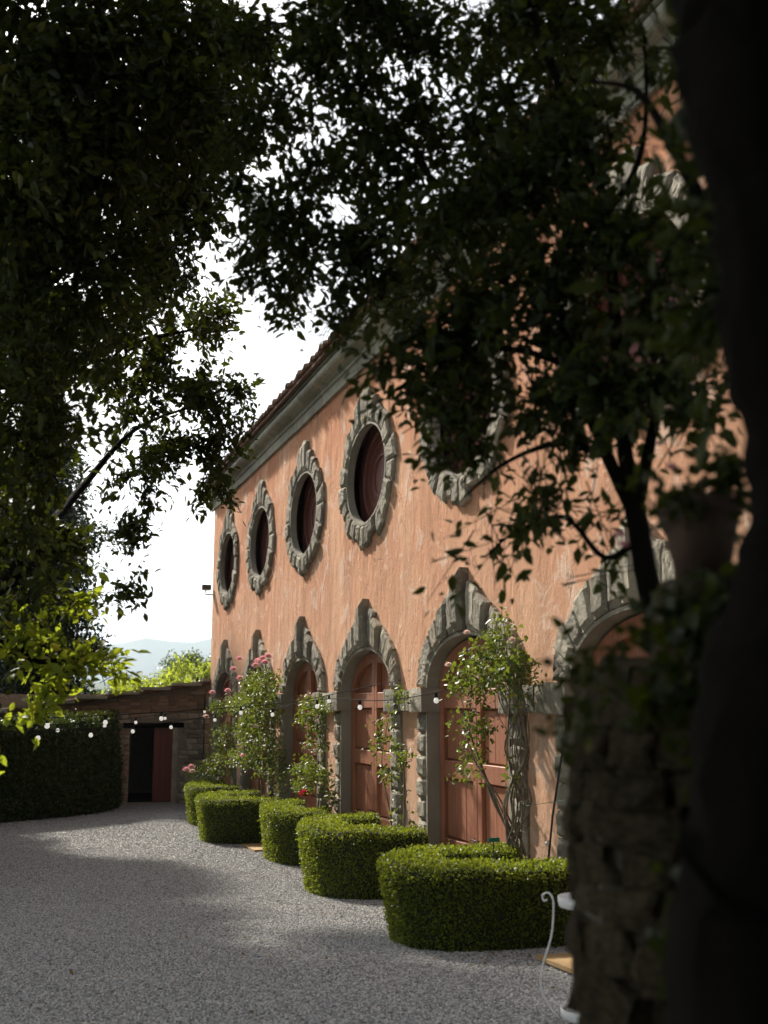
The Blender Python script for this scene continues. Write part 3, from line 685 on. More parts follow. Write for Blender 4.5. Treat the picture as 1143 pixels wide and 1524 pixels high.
# ------------------------------------------------------------------ climbing roses
def petal_ball(c, r, n=16):
    "cupped petals in two whorls"
    P = []; A = []; Nn = []
    for k in range(n):
        a = 2.4 * k; el = .15 + 1.1 * k / n
        d = np.array([math.cos(a) * math.cos(el), math.sin(a) * math.cos(el), math.sin(el)]); P.append(np.array(c) + d * r * .25); A.append(d + np.array([0, 0, .35])); Nn.append(np.array([-d[0], -d[1], 1.2]))
    return leaf_mesh('flower', np.array(P), np.array(A), np.array(Nn), r, r * 1.15)
def climber(yc, label, stems, blobs, flowers, m_leaf='leaf_rose'):
    t = empty('climbing_rose', (4.95, yc, g(yc) + .05), label, 'rose')
    for pts, r in stems:
        mb = MB(); pp = crv(pts, 5); mb.tube(pp, [r * (1 - .6 * i / len(pp)) for i in range(len(pp))], 6, rough=.12); mb.build('stem', M['rose_stem'], t, True)
    P = []; 
    for (x, y, z, rx, ry, rz, n) in blobs:
        tw = max(1, n // 7); c = RNG.normal(0, 1, (tw, 3)); c = unit(c) * (RNG.random((tw, 1)) ** .45); c = c * np.array([rx, ry, rz]) + np.array([x, y, z])
        c = np.repeat(c, 7, 0); P.append(c + RNG.normal(0, .045, c.shape))
    P = np.concatenate(P); P = P[RNG.random(len(P)) < .74]; n = len(P); P[:, 0] = np.minimum(P[:, 0], D - .12)
    A = RNG.normal(0, .8, (n, 3)) + np.array([-.35, 0, -.25]); Nn = RNG.normal(0, .6, (n, 3)) + np.array([-.3, .2, 1.0]); s = RNG.uniform(.6, 1.25, n)
    tag(link('foliage', leaf_mesh('foliage', P, A, Nn, .070 * s, .042 * s), M[m_leaf], t), kind='stuff')
    for (x, y, z, r, mt) in flowers: link('flower', petal_ball((x, y, z), r), M[mt], t)
    return t
def jit(pts, a=.04): return [tuple(np.array(p) + RNG.normal(0, a, 3)) for p in pts]
# A: in the nearest hedge
y = PIER[0]; zb = g(y)
stA = []
for k in range(15):
    o = random.uniform(-.24, .24); p = random.uniform(-.05, .05)
    stA.append((jit([(4.95 + p, y + .02 + o * .6, zb), (4.98 + p, y + .0 - o * .6, zb + .6), (5.0 + p, y - .02 + o, zb + 1.2), (5.02, y - .05 - o, zb + 1.75), (5.0, y + random.uniform(-.35, .45), zb + 2.2), (4.9, y + random.uniform(-.5, .7), zb + random.uniform(2.5, 2.9))], .035), random.uniform(.007, .018)))
for k in range(6):
    stA.append((jit([(4.98, y + .1, zb + .9), (4.92, y + .35, zb + 1.25), (4.85, y + .6 + .08 * k, zb + 1.5 + .1 * k), (4.8, y + .75 + .06 * k, zb + 1.75 + .12 * k)], .03), .010))
flA = [(4.88, y + random.uniform(-.3, 1.2), zb + random.uniform(2.3, 3.0), .045, 'white_petal') for k in range(9)] + [(4.9, y + .08, 3.72, .06, 'white_petal'), (4.8, y + 1.35, 3.1, .05, 'white_petal')]
stA.append(([(4.95, y, zb + 2.5), (4.92, y + .02, 3.4), (4.9, y + .07, 3.70)], .006))
climber(y, 'leafy climbing rose with many twisted bare stems in the hedge with teal tag', stA,
        [(4.88, y + .15, 3.15, .3, .62, .33, 950), (4.86, y + .75, 2.92, .26, .5, .24, 520), (4.9, y - .25, 2.95, .25, .35, .3, 420), (4.86, y + .75, 2.45, .2, .4, .32, 330), (4.84, y + .85, 2.0, .18, .42, .24, 170), (4.9, y + .1, 3.5, .15, .25, .18, 110), (4.95, y, 1.9, .12, .2, .5, 40)], flA)
# B: slim one
y = PIER[1] - .5; zb = g(y)
climber(y, 'slim climbing rose on the mossy quoins between two doors', [(jit([(4.98, y, zb), (5.05, y, zb + .8), (5.06, y + .08, zb + 1.5), (5.0, y + .05, 2.75)], .03), .016), (jit([(4.98, y + .05, zb), (4.95, y + .22, zb + .9), (4.9, y + .35, zb + 1.6), (4.95, y + .2, 2.5)], .03), .012), (jit([(4.98, y - .05, zb), (4.95, y - .25, zb + 1.), (4.9, y - .3, zb + 1.5)], .03), .010)],
        [(5.0, y + .1, 2.75, .12, .25, .16, 110), (4.92, y + .5, 2.42, .14, .4, .14, 100), (4.9, y + .6, 2.1, .15, .45, .16, 120), (4.9, y - .35, 2.05, .15, .45, .2, 140), (4.92, y + .25, 1.75, .14, .5, .16, 130), (5.0, y + .02, 1.25, .08, .2, .4, 70)], [])
# C: with the red bloom
y = PIER[2] - .42; zb = g(y)
climber(y, 'climbing rose in two leafy tufts with one deep red bloom', [(jit([(4.95, y, zb), (5.0, y + .1, zb + .8), (5.0, y - .1, zb + 1.7), (4.95, y, 2.85)], .03), .018), (jit([(4.95, y + .1, zb), (4.9, y + .4, zb + .9), (4.9, y + .6, zb + 1.3)], .03), .012), (jit([(4.95, y - .1, zb), (5., y - .3, zb + .9), (5., y - .2, zb + 1.8)], .03), .014)],
        [(4.9, y - .05, 2.65, .2, .95, .2, 620), (4.88, y + .5, 2.35, .16, .6, .16, 230), (4.9, y - .1, 2.0, .14, .7, .14, 160), (4.86, y + .1, 1.6, .2, 1.1, .2, 750), (4.86, y + .55, 1.3, .2, .8, .14, 400), (5.0, y - .6, 1.3, .1, .35, .35, 300), (4.9, y - .1, 2.3, .12, .6, .2, 150)],
        [(4.75, y + .05, 1.16, .11, 'red')])
# D: the big pink one, E: the low one near the outbuilding
y = PIER[3] + .1; zb = g(y)
fl = [(4.7, y + a * 2, b, .09, 'pink') for a, b in ((-.55, 3.48), (-.65, 3.53), (-.42, 3.50), (-.75, 3.45), (-.9, 3.56), (-.3, 3.42), (.9, 3.42), (.55, 3.62), (.5, 3.2), (1.2, 2.95))]
fl += [(4.75, y + .7, 1.75, .08, 'pink'), (4.72, y + .55, 1.58, .08, 'pink'), (4.8, y + .2, 2.45, .07, 'white_petal'), (4.8, y - .3, 2.2, .07, 'white_petal')]
climber(y, 'big climbing rose crowned with pink blooms against the far doors', [(jit([(4.95, y + o, zb), (4.98, y + o * 1.6, zb + .9), (4.95, y + o * 2.2, zb + 1.9), (4.9, y + o * 2.5, 3.0)], .04), .02) for o in (-.3, -.18, -.05, .1, .22)],
        [(4.85, y - .4, 3.05, .28, 1.7, .36, 1900), (4.85, y + .1, 2.55, .3, 2.1, .4, 2300), (4.85, y, 2.0, .3, 1.9, .4, 1900), (4.9, y - .9, 1.6, .25, 1.1, .4, 800), (4.85, y + 1.2, 1.55, .25, 1.3, .25, 700), (4.9, y + 2.2, 2.80, .2, 1.0, .22, 500), (5.0, y - 1.6, 1.4, .12, .5, .6, 500)], fl)
y = PIER[4] + .2; zb = g(y)
climber(y, 'low spreading rose with pale pink blooms beside the outbuilding', [(jit([(4.9, y, zb), (4.85, y + .3 * s, zb + .6), (4.7, y + .8 * s, zb + 1.1), (4.7, y + .9 * s, 2.2)], .04), .015) for s in (-1, .4, 1.3)],
        [(4.6, y + .6, 1.05, .4, 1.6, .24, 1000), (4.75, y - .8, 1.35, .3, 1.2, .35, 900), (4.8, y - .9, 1.95, .25, .9, .4, 700), (4.8, y - .5, 2.6, .25, 1.2, .2, 600)],
        [(4.05, y - .2, 1.12, .10, 'pink'), (4.15, y - .3, 1.2, .09, 'pink'), (4.2, y - .15, 1.08, .09, 'white_petal'), (4.55, y - .6, 2.92, .09, 'pink'), (4.5, y - .1, 2.35, .09, 'white_petal')])

# ------------------------------------------------------------------ trees
def cloud(blobs, ln, spread=.16, per=9, thin=1.0, seed=0):
    "leaves in twig sprays through ellipsoids: (centre, right, up, depth radii, optical depth)"
    Ps, As, Cs, Ds = [], [], [], []
    for (c, ru, rv, rd, od) in blobs:
        n = int(od * thin * math.pi * ru * rv / (ln * ln * .5 * .5 * .75)); tw = max(2, n // per)
        ks = max(4, tw // 9); qs = unit(RNG.normal(0, 1, (ks, 3))) * (RNG.random((ks, 1)) ** .45)
        q = qs[RNG.integers(0, ks, tw)] + RNG.normal(0, .13, (tw, 3))
        ctr = np.array(c) + q[:, :1] * ru * R_ + q[:, 1:2] * rv * UP + q[:, 2:] * rd * FW
        d = unit(q[:, :1] * R_ + q[:, 1:2] * UP + q[:, 2:] * FW + RNG.normal(0, .6, (tw, 3)) + np.array([0, 0, -.25]))
        Cs.append(ctr); Ds.append(d)
        t = np.tile(np.linspace(-1, 1, per), tw); cc = np.repeat(ctr, per, 0); dd = np.repeat(d, per, 0)
        P = cc + dd * t[:, None] * spread + RNG.normal(0, spread * .18, cc.shape); Ps.append(P); As.append(dd * .7 + RNG.normal(0, .7, cc.shape) + np.array([0, 0, -.15]))
    global TW; TW = (np.concatenate(Cs), np.concatenate(Ds), spread)
    return np.concatenate(Ps), np.concatenate(As)
def twigs(parent, r):
    "one thin woody shoot through every spray"
    c, d, sp = TW; a = unit(np.cross(d, np.array([.3, .2, .93]))); b2 = np.cross(d, a); V = []; n = len(c)
    for f, k in ((-1.35, 1.4), (1.0, .6)):
        base_ = c + d * sp * f + np.array([0, 0, -.06 if f < 0 else 0]) * sp
        for q in range(3): V.append(base_ + (a * math.cos(2.1 * q) + b2 * math.sin(2.1 * q)) * r * k)
    V = np.stack(V, 1).reshape(-1, 3); o = (np.arange(n) * 6)[:, None]
    Fq = np.concatenate([o + np.array([[q, (q + 1) % 3, 3 + (q + 1) % 3, 3 + q]]) for q in range(3)], 0)
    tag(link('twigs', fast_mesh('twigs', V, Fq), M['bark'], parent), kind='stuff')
def tree(name, base, label, group, limbs, blobs, ln, m_leaf, wd=.5, fine=True, spread=.16, cat='tree', nsep=0):
    t = empty(name, base, label, cat, group)
    for i, (pts, rs) in enumerate(limbs):
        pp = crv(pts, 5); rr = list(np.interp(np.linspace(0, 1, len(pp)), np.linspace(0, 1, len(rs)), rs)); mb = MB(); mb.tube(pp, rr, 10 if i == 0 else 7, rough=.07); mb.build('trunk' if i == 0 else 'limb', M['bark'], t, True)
    P, A = cloud(blobs, ln, spread); twigs(t, ln * .035); n = len(P); s = np.clip(RNG.normal(.92, .27, n), .4, 1.6); Nn = RNG.normal(0, .7, (n, 3)) + np.array([0, 0, .8])
    if nsep:
        pick = RNG.choice(np.nonzero((np.linalg.norm(P - CAM, axis=1) < 6))[0], nsep, replace=False); keep = np.ones(n, bool); keep[pick] = False
        lm = leaf_mesh('leaf', np.zeros((1, 3)), np.array([[0, 1., 0]]), np.array([[0, 0, 1.]]), 1.0, wd); lm.materials.append(M[m_leaf])
        for i in pick:
            a = Vector(unit(A[i])); sd_ = a.cross(Vector(Nn[i])).normalized(); nn = sd_.cross(a)
            o = bpy.data.objects.new('leaf', lm); COL.objects.link(o); o.parent = t
            Mx = Matrix((sd_, a, nn)).transposed().to_4x4(); Mx.translation = Vector(P[i]) - t.location
            o.matrix_local = Mx @ Matrix.Scale(ln * s[i], 4)
        P, A, Nn, s = P[keep], A[keep], Nn[keep], s[keep]
    o = link('crown', leaf_mesh('crown', P, A, Nn, ln * s, ln * wd * s, fine), M[m_leaf], t); tag(o, kind='stuff')
    return t
def B(u, v, ru, rv, wd, od, dep=None):
    k = wd / F_; return (at(u, v, wd), ru * k, rv * k, dep if dep else max(.35, (ru + rv) / 2 * k), od)
def X(c, r, od): return (np.array(c, float), r[0], r[2], r[1], od)

# the big tree on the left, trunk outside the picture
lt = [B(30,150,165,230,7.2,4.35), B(205,120,165,190,8,4.35), B(320,60,75,120,8.6,3.26), B(100,390,150,170,8,3.81), B(250,310,100,130,9.5,3.13), B(30,650,95,220,7.6,3.25), B(40,860,75,120,8,2.5),
      B(290,210,90,110,9,2.72), B(150,500,80,100,10,2.12), B(190,600,70,90,10.5,1.69), B(270,480,72,80,11,2), B(290,600,80,85,11,2), B(210,690,80,60,11,1.75), B(300,690,58,60,11,1.69), B(352,615,28,32,11,1.12),
      B(185,790,50,45,10.8,1.25), B(332,735,26,24,11,1.38), B(225,800,28,18,10.6,1), B(170,885,42,36,10,1.12), B(200,865,25,15,10,0.88),
      X((-2.5, 7, 8.5), (2.4, 2.5, 1.6), 3), X((-3.5, 10, 9.5), (2.5, 3, 1.5), 3), X((0, 4.5, 8.0), (2.2, 2.2, 1.0), 3)]
backlit = [B(60,1000,90,58,7.8,1.3), B(140,985,58,38,8,1.1), B(35,1065,60,38,7.6,1.2), B(90,930,60,40,8,1.0)]
lb = (-2.2, 8.2, g(8.2))
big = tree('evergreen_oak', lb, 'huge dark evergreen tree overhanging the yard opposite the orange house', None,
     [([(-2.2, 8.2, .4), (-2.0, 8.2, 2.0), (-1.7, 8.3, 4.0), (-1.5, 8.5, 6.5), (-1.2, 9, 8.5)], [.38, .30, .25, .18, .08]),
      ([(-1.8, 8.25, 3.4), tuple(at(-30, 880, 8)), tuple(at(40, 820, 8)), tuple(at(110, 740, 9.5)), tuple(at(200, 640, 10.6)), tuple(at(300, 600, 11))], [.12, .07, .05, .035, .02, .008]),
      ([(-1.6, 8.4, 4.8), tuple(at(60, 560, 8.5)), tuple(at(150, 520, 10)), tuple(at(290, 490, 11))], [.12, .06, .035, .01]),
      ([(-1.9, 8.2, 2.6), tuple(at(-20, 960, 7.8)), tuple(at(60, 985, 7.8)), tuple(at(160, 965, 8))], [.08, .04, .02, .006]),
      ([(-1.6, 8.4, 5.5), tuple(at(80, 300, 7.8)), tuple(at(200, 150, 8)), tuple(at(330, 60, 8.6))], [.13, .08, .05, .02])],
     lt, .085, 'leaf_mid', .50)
P, A = cloud(backlit, .085, .16); twigs(big, .003); n = len(P); sz = np.clip(RNG.normal(.92, .27, n), .4, 1.6)
tag(link('backlit_leaves', leaf_mesh('backlit_leaves', P, A, RNG.normal(0, .7, (n, 3)) + np.array([0, 0, .8]), .085 * sz, .045 * sz), M['leaf_backlit'], big), 'yellow-green leaves on the lowest bough, coloured brighter for sun from behind', kind='stuff')

# the tree on the right whose trunk stands behind the rubble pillar
def a3(*l): return [tuple(at(*q)) for q in l]
rt_od = [B(385,330,60,90,6.8,1.0), B(372,225,45,70,6.9,.9), B(430,400,70,60,6.6,1.0), B(760,20,120,70,5.6,1.5), B(880,60,90,80,5,1.2), B(825,150,80,60,5,1.3), B(560,20,130,80,6.4,1.1), B(420,30,90,70,6.6,1), B(760,160,80,70,5.4,1.4), B(450,110,120,130,6.4,1.56), B(600,90,140,135,6.2,1.94), B(750,60,110,90,6,1.69), B(480,300,115,105,6.4,2), B(640,250,140,115,6,2.25), B(425,425,62,48,6.6,1.5), B(545,420,100,75,6.2,2.5), B(690,380,110,110,5.6,2.67),
         B(860,50,80,60,5.2,1), B(400,180,40,70,6.8,1), B(390,330,45,70,6.8,1), B(500,480,40,40,6,2),
         B(640,530,110,62,5,2.79), B(760,480,120,105,4.8,2.67), B(860,400,110,120,4.6,2.26), B(980,440,100,110,4.4,2.39), B(660,620,70,60,5,1.86), B(720,680,85,70,4.9,1.3), B(820,620,110,90,4.7,1.79), B(745,775,72,58,4.9,1), B(840,740,80,70,4.7,1.1),
         B(935,600,90,90,4.4,2), B(700,835,40,30,4.9,0.8), B(880,250,90,100,4.8,1.6), B(950,110,75,80,4.6,0.8), B(800,280,110,100,5,2.52), B(610,600,50,40,5,1.6), B(900,840,45,40,4.5,0.8), B(1000,560,70,90,4.3,2),
         X((1.0, 2.5, 6.6), (2.6, 2.2, .9), 3), X((3.2, 2.0, 6.8), (2.2, 2.4, 1.0), 3)]
rb = tuple(at(1010, 1100, 4.5)[:2]) + (g(4),)
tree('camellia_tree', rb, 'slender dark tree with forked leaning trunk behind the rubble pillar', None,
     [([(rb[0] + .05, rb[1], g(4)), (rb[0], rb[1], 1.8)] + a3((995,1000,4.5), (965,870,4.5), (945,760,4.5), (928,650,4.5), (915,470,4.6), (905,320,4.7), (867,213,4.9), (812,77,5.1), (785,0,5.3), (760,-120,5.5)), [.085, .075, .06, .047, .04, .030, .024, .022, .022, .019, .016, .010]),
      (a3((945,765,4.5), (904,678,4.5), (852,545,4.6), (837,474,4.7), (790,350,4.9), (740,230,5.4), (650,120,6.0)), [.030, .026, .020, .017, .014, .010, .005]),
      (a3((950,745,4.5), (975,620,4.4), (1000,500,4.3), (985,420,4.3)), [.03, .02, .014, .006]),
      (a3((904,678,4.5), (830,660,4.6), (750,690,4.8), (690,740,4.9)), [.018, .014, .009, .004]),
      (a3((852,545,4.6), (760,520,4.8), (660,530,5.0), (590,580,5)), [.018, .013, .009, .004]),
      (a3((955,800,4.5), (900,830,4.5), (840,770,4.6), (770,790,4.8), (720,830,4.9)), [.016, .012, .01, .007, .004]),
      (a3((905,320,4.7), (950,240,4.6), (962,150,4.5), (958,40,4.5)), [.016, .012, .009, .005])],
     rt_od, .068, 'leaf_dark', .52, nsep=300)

# big trunk and boughs right beside the viewpoint
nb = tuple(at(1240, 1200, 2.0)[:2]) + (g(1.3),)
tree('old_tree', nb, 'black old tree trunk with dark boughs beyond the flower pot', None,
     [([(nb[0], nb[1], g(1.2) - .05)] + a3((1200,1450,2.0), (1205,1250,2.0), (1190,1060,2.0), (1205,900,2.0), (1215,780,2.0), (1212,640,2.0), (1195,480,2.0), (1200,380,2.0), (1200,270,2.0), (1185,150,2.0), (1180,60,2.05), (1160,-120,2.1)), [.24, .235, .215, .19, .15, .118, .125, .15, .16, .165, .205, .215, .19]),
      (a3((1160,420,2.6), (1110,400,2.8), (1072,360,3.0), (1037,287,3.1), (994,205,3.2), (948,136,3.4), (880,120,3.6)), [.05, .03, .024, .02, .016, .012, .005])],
     [B(1085,60,60,120,2.4,3,.3), B(1110,230,45,90,2.4,3,.3), B(1120,420,50,130,2.5,3,.3), B(1060,410,60,50,2.7,2.2,.3), B(1020,470,90,45,2.8,1.6,.3), B(1140,560,30,120,2.4,3,.3), B(1040,90,40,70,2.6,1.6,.2), B(1065,300,35,60,2.5,1.6,.2), B(1000,520,60,50,3.2,1.4,.3), X((1.6, .3, 4.6), (1.3, 1.3, .5), 3), X((-.6, -.8, 5.0), (2.2, 1.8, .6), 3), X((0, -2.2, 2.9), (2.6, .7, 2.2), 2.2), X((2.9, -.6, 3.0), (.9, 1.4, 2.2), 2.2), X((-2.3, -.4, 2.9), (.9, 1.6, 2.2), 2.2)], .065, 'leaf_dark', .5)  # low leaf masses around and behind the viewpoint are added, unseen, to block skylight

# cypress far left and the row of trees that shades the yard
def leafy_tree(name, x, y, hgt, r, label, group, ln, ml, od=2.5, crown0=.25, cyp=False, nb=9, extra=[]):
    z0 = g(y); bl = []
    if cyp:
        for k in range(11):
            f = k / 10; bl.append(X((x + random.uniform(-.1, .1), y, z0 + .6 + (hgt - 1.0) * f), (r * (1.0 - .15 * abs(f - .35) - .75 * max(0, f - .6) / .4), r * (1 - .75 * max(0, f - .6) / .4), hgt * .075), od))
    else:
        for k in range(nb):
            a = 2.4 * k; f = k / (nb - 1); zz = z0 + hgt * (crown0 + (1 - crown0) * (.15 + .72 * f)); rr = r * (.62 if f < .8 else .25)
            bl.append(X((x + rr * math.cos(a) * random.uniform(.5, 1), y + rr * math.sin(a) * random.uniform(.5, 1), zz), (r * .55, r * .55, hgt * (1 - crown0) * .2), od))
    bl += extra
    return tree(name, (x, y, z0), label, group, [([(x, y, z0 - .1), (x + .1, y, z0 + hgt * .3), (x - .05, y + .05, z0 + hgt * .6), (x, y, z0 + hgt * .9)], [r * .12 + .06, r * .09 + .05, r * .06 + .03, .03])] +
                [([(x, y, z0 + hgt * .35), tuple(b[0])], [.07, .02]) for b in bl[:: 3]], bl, ln, ml, .5, False, spread=ln * 2)
leafy_tree('cypress', .75, 42, 14.6, 2.2, 'tall dense dark cypress behind the clipped hedge wall', None, .20, 'leaf_cyp', 7.0, cyp=True)
for (x, y, hh, r) in [(-4.6, 32.5, 12.0, 2.4), (-3.0, 28.0, 12.0, 2.4), (-3.4, 23.0, 11.0, 2.4), (-2.4, 19.3, 10.4, 2.3)]:
    leafy_tree('holm_oak', x, y, hh, r, 'dark holm oak in the row that shades the gravel yard', 'row of holm oaks along the yard', .22, 'leaf_dark', 5.0, crown0=.15, nb=12)
leafy_tree('shade_tree', -3.2, 15.2, 19, 3.2, 'tall dark tree added to shade the overhanging evergreen tree', None, .26, 'leaf_dark', 5.0, crown0=.62, nb=14, extra=[X((-.5, 18.5, 10), (1.3, 1.8, 1.3), 4), X((.2, 16.5, 8.2), (.9, 1.2, .9), 1.3), X((-.6, 21, 10.2), (1.1, 1.8, 1.2), 4)])  # tree added for its shade; extra leaf clumps added to shade the near gravel
# sunny trees beyond the outbuilding
for i, (u, v, wd_, r, ml, lab) in enumerate([(215, 1012, 62, 3.2, 'leaf_far', 'bright green tree beyond the middle of the outbuilding roof'), (255, 1000, 66, 3.6, 'leaf_far', 'sunlit round green tree right of centre behind the outbuilding roof'),
        (295, 990, 60, 3.0, 'leaf_far', 'sunlit green tree rising against the far corner of the orange house'), (292, 972, 95, 4.2, 'leaf_far_d', 'darker green tree behind the sunlit ones beside the orange house'),
        (165, 1025, 90, 4.5, 'leaf_far_d', 'blue-green tree low behind the cypress and outbuilding roof'), (330, 985, 75, 4.0, 'leaf_far', 'green tree mostly hidden by the orange house end')]):
    p = at(u, v, wd_); hgt = p[2] * .97
    leafy_tree('broadleaf_tree', p[0], p[1], hgt, r, lab, None, .24, ml, 2.4, crown0=.2, nb=10)

# ------------------------------------------------------------------ rubble pillar with pot
pil = empty('rubble_pillar', (1.95, 2.75, g(2.8)), 'rough mossy rubble stone pillar carrying the flower pot', 'pillar')
pc = np.array([1.85, 2.745]); 
mb = MB(); mb.tube([(pc[0], pc[1], .6), (pc[0], pc[1], 1.6), (pc[0], pc[1], 2.70)], [.37, .36, .345], 20, rough=.03); mb.build('core', M['mortar'], pil)
rub = []
for q in range(7):
    b_ = bmesh.new(); bmesh.ops.create_icosphere(b_, subdivisions=2, radius=.5)
    for v in b_.verts:
        c = v.co; v.co = Vector([math.copysign(abs(k * 2) ** .38, k) * .5 for k in c]) + Vector((random.uniform(-.09, .09), random.uniform(-.09, .09), random.uniform(-.09, .09)))
    me = bpy.data.meshes.new('stone'); b_.to_mesh(me); b_.free(); me.materials.append(M['rubble']); rub.append(me)
z = .85
while z < 2.72:
    hh = random.uniform(.07, .15); a = random.uniform(0, 1); n_ = 0
    while a < 6.6 and n_ < 16:
        L_ = random.uniform(.12, .30); r = .375 - (z - .8) * .012 + random.uniform(-.02, .02)
        o = bpy.data.objects.new('stone', random.choice(rub)); COL.objects.link(o); o.parent = pil
        am = a + L_ / r / 2
        o.location = Vector((pc[0] + (r - .045) * math.cos(am), pc[1] + (r - .045) * math.sin(am), z + hh / 2)) - pil.location
        o.scale = (.13, L_ * 1.02, hh * 1.05); o.rotation_euler = (random.uniform(-.22, .22), random.uniform(-.12, .12), am + random.uniform(-.12, .12))
        a += L_ / r; n_ += 1
    z += hh * .93
mb = MB(); mb.lathe((pc[0], pc[1], 0), [(.0, 2.80), (.24, 2.79), (.33, 2.75), (.36, 2.71), (.34, 2.68), (0, 2.68)], 24); cp = mb.build('cap', M['rubble'], pil, True)
q_ = at(1075, 900, 2.85); mb = MB(); mb.lathe((q_[0], q_[1], 0), [(.19, 2.70), (.185, 2.85), (.17, 2.86), (.175, 2.93), (.15, 2.975), (0, 2.976)], 12); mb.build('pot_pedestal', M['rubble'], pil)
# creeper on the pillar's shoulder
iv = empty('creeper', tuple(at(880, 1060, 2.75)), 'yellow-green creeper trailing over the rubble pillar top', 'plant')
P, A = cloud([B(880,985,60,28,2.75,.9,.12), B(865,1050,32,60,2.7,.7,.1), B(850,1100,22,30,2.7,.5,.08), B(930,960,50,30,2.8,1.0,.12), B(820,985,30,22,2.8,.7,.1), B(1000,930,40,40,2.9,1,.12)], .042, .07, 6); n = len(P); s = RNG.uniform(.6, 1.2, n)
tag(link('foliage', leaf_mesh('foliage', P, A, RNG.normal(0, .7, (n, 3)) + np.array([0, 0, .6]), .042 * s, .026 * s), M['leaf_mid'], iv), kind='stuff')
mb = MB(); mb.tube(crv(a3((960,980,2.85), (900,990,2.75), (865,1040,2.7), (850,1110,2.7)), 4), .004, 5); mb.build('stem', M['rose_stem'], iv)
dv = empty('ivy', tuple(at(1060, 1200, 2.45)), 'dark ivy mass climbing the shaded side of the rubble pillar', 'ivy')
P, A = cloud([B(1075,1010,85,110,2.5,2.4,.12), B(1065,1200,70,130,2.42,2.4,.12), B(1075,1400,85,150,2.4,2.4,.12), B(1015,925,55,50,2.65,1.8,.1), B(1100,930,60,60,2.6,2.2,.1), B(985,1010,35,35,2.55,1.2,.08)], .05, .08, 7); n = len(P); s = RNG.uniform(.5, 1.3, n)
twigs(dv, .0025); tag(link('foliage', leaf_mesh('foliage', P, A, RNG.normal(0, .6, (n, 3)) - FW * .5, .05 * s, .042 * s), M['leaf_dark'], dv), kind='stuff')
pp = at(1047, 880, 2.85); pt_ = empty('flower_pot', (pp[0], pp[1], 2.975), 'dark terracotta flower pot standing on the rubble pillar', 'flower pot')
mb = MB(); mb.lathe((pp[0], pp[1], 2.978), [(.0, 0), (.066, 0), (.098, .155), (.098, .157), (.108, .16), (.110, .20), (.100, .20), (.094, .165), (0, .165)], 28); mb.build('pot_body', M['terracotta'], pt_, True)
pl = empty('potted_plant', (pp[0], pp[1], 3.14), 'dark bushy potted plant with small pink flowers', 'plant')
P, A = cloud([B(1035,725,75,42,2.85,2.6,.12), B(1000,740,40,30,2.85,2.0,.1), B(1085,720,35,45,2.85,2.0,.1), B(1060,690,40,25,2.85,1.3,.1)], .036, .05, 7); n = len(P); s = RNG.uniform(.6, 1.2, n)
tag(link('foliage', leaf_mesh('foliage', P, A, RNG.normal(0, .7, (n, 3)) + np.array([0, 0, .6]), .036 * s, .024 * s), M['leaf_dark'], pl), kind='stuff')
for k in range(5): mb = MB(); q = at(1047 + random.uniform(-45, 45), 715, 2.85); mb.tube([(pp[0], pp[1], 3.14), tuple(q)], .004, 5); mb.build('stem', M['rose_stem'], pl)
for (u, v) in ((928, 815), (922, 800), (1118, 818), (1112, 830), (1120, 800), (1000, 700)): link('flower', petal_ball(at(u, v, 2.9), .018, 10), M['pink'], pl)
# square lamp fixed in the tree
lp_ = at(1032, 185, 2.7); lt_ = empty('tree_lamp', tuple(lp_), 'dark square lamp tilted among the upper boughs', 'lamp')
b_ = bmesh.new(); bmesh.ops.create_cube(b_, size=1); bmesh.ops.scale(b_, vec=(.10, .05, .085), verts=b_.verts); bmesh.ops.bevel(b_, geom=b_.edges[:], offset=.006, segments=1, affect='EDGES'); bmesh.ops.rotate(b_, matrix=Matrix.Rotation(rad(42), 3, 'Y') @ Matrix.Rotation(rad(-20), 3, 'Z'), verts=b_.verts)
bmesh.ops.translate(b_, vec=Vector(lp_), verts=b_.verts); me = bpy.data.meshes.new('lamp_body'); b_.to_mesh(me); b_.free(); link('lamp_body', me, M['grey_metal'], lt_)
mb = MB(); mb.tube(a3((1043, 180, 2.72), (1080, 160, 2.75), (1150, 150, 2.3)), .006, 5); mb.build('bracket', M['grey_metal'], lt_)

# ------------------------------------------------------------------ iron plant stand, boards, tag, cane
sc0 = at(880, 1500, 7.05); SX, SY = sc0[0], sc0[1]; SZ = g(SY) + .01
stn = empty('plant_stand', (SX, SY, SZ), 'white wrought iron plant stand with two trays and scroll legs', 'plant stand')
for zz, r in ((.715, .19), (.045, .19)):
    mb = MB(); mb.lathe((SX, SY, SZ + zz), [(0, 0), (r * .96, 0), (r, .012), (r * 1.02, .06), (r * .97, .06), (r * .94, .018), (0, .015)], 32); tr_ = mb.build('tray', M['white_iron'], stn, True)
    if zz < .1: mb = MB(); mb.lathe((SX, SY, SZ + zz), [(0, .048), (r * .95, .045)], 24); mb.build('tray_gravel', M['gravel'], tr_)
for k in range(3):
    a = rad(162 + 120 * k); c, s_ = math.cos(a), math.sin(a)
    pr = [(.19, .03), (.255, .10), (.315, .22), (.30, .36), (.245, .52), (.225, .66), (.225, .76), (.255, .80), (.29, .785), (.285, .752), (.262, .758)]
    mb = MB(); mb.tube(crv([(SX + r * c, SY + r * s_, SZ + z) for r, z in pr], 4), .0065, 7); mb.build('scroll_leg', M['white_iron'], stn, True)
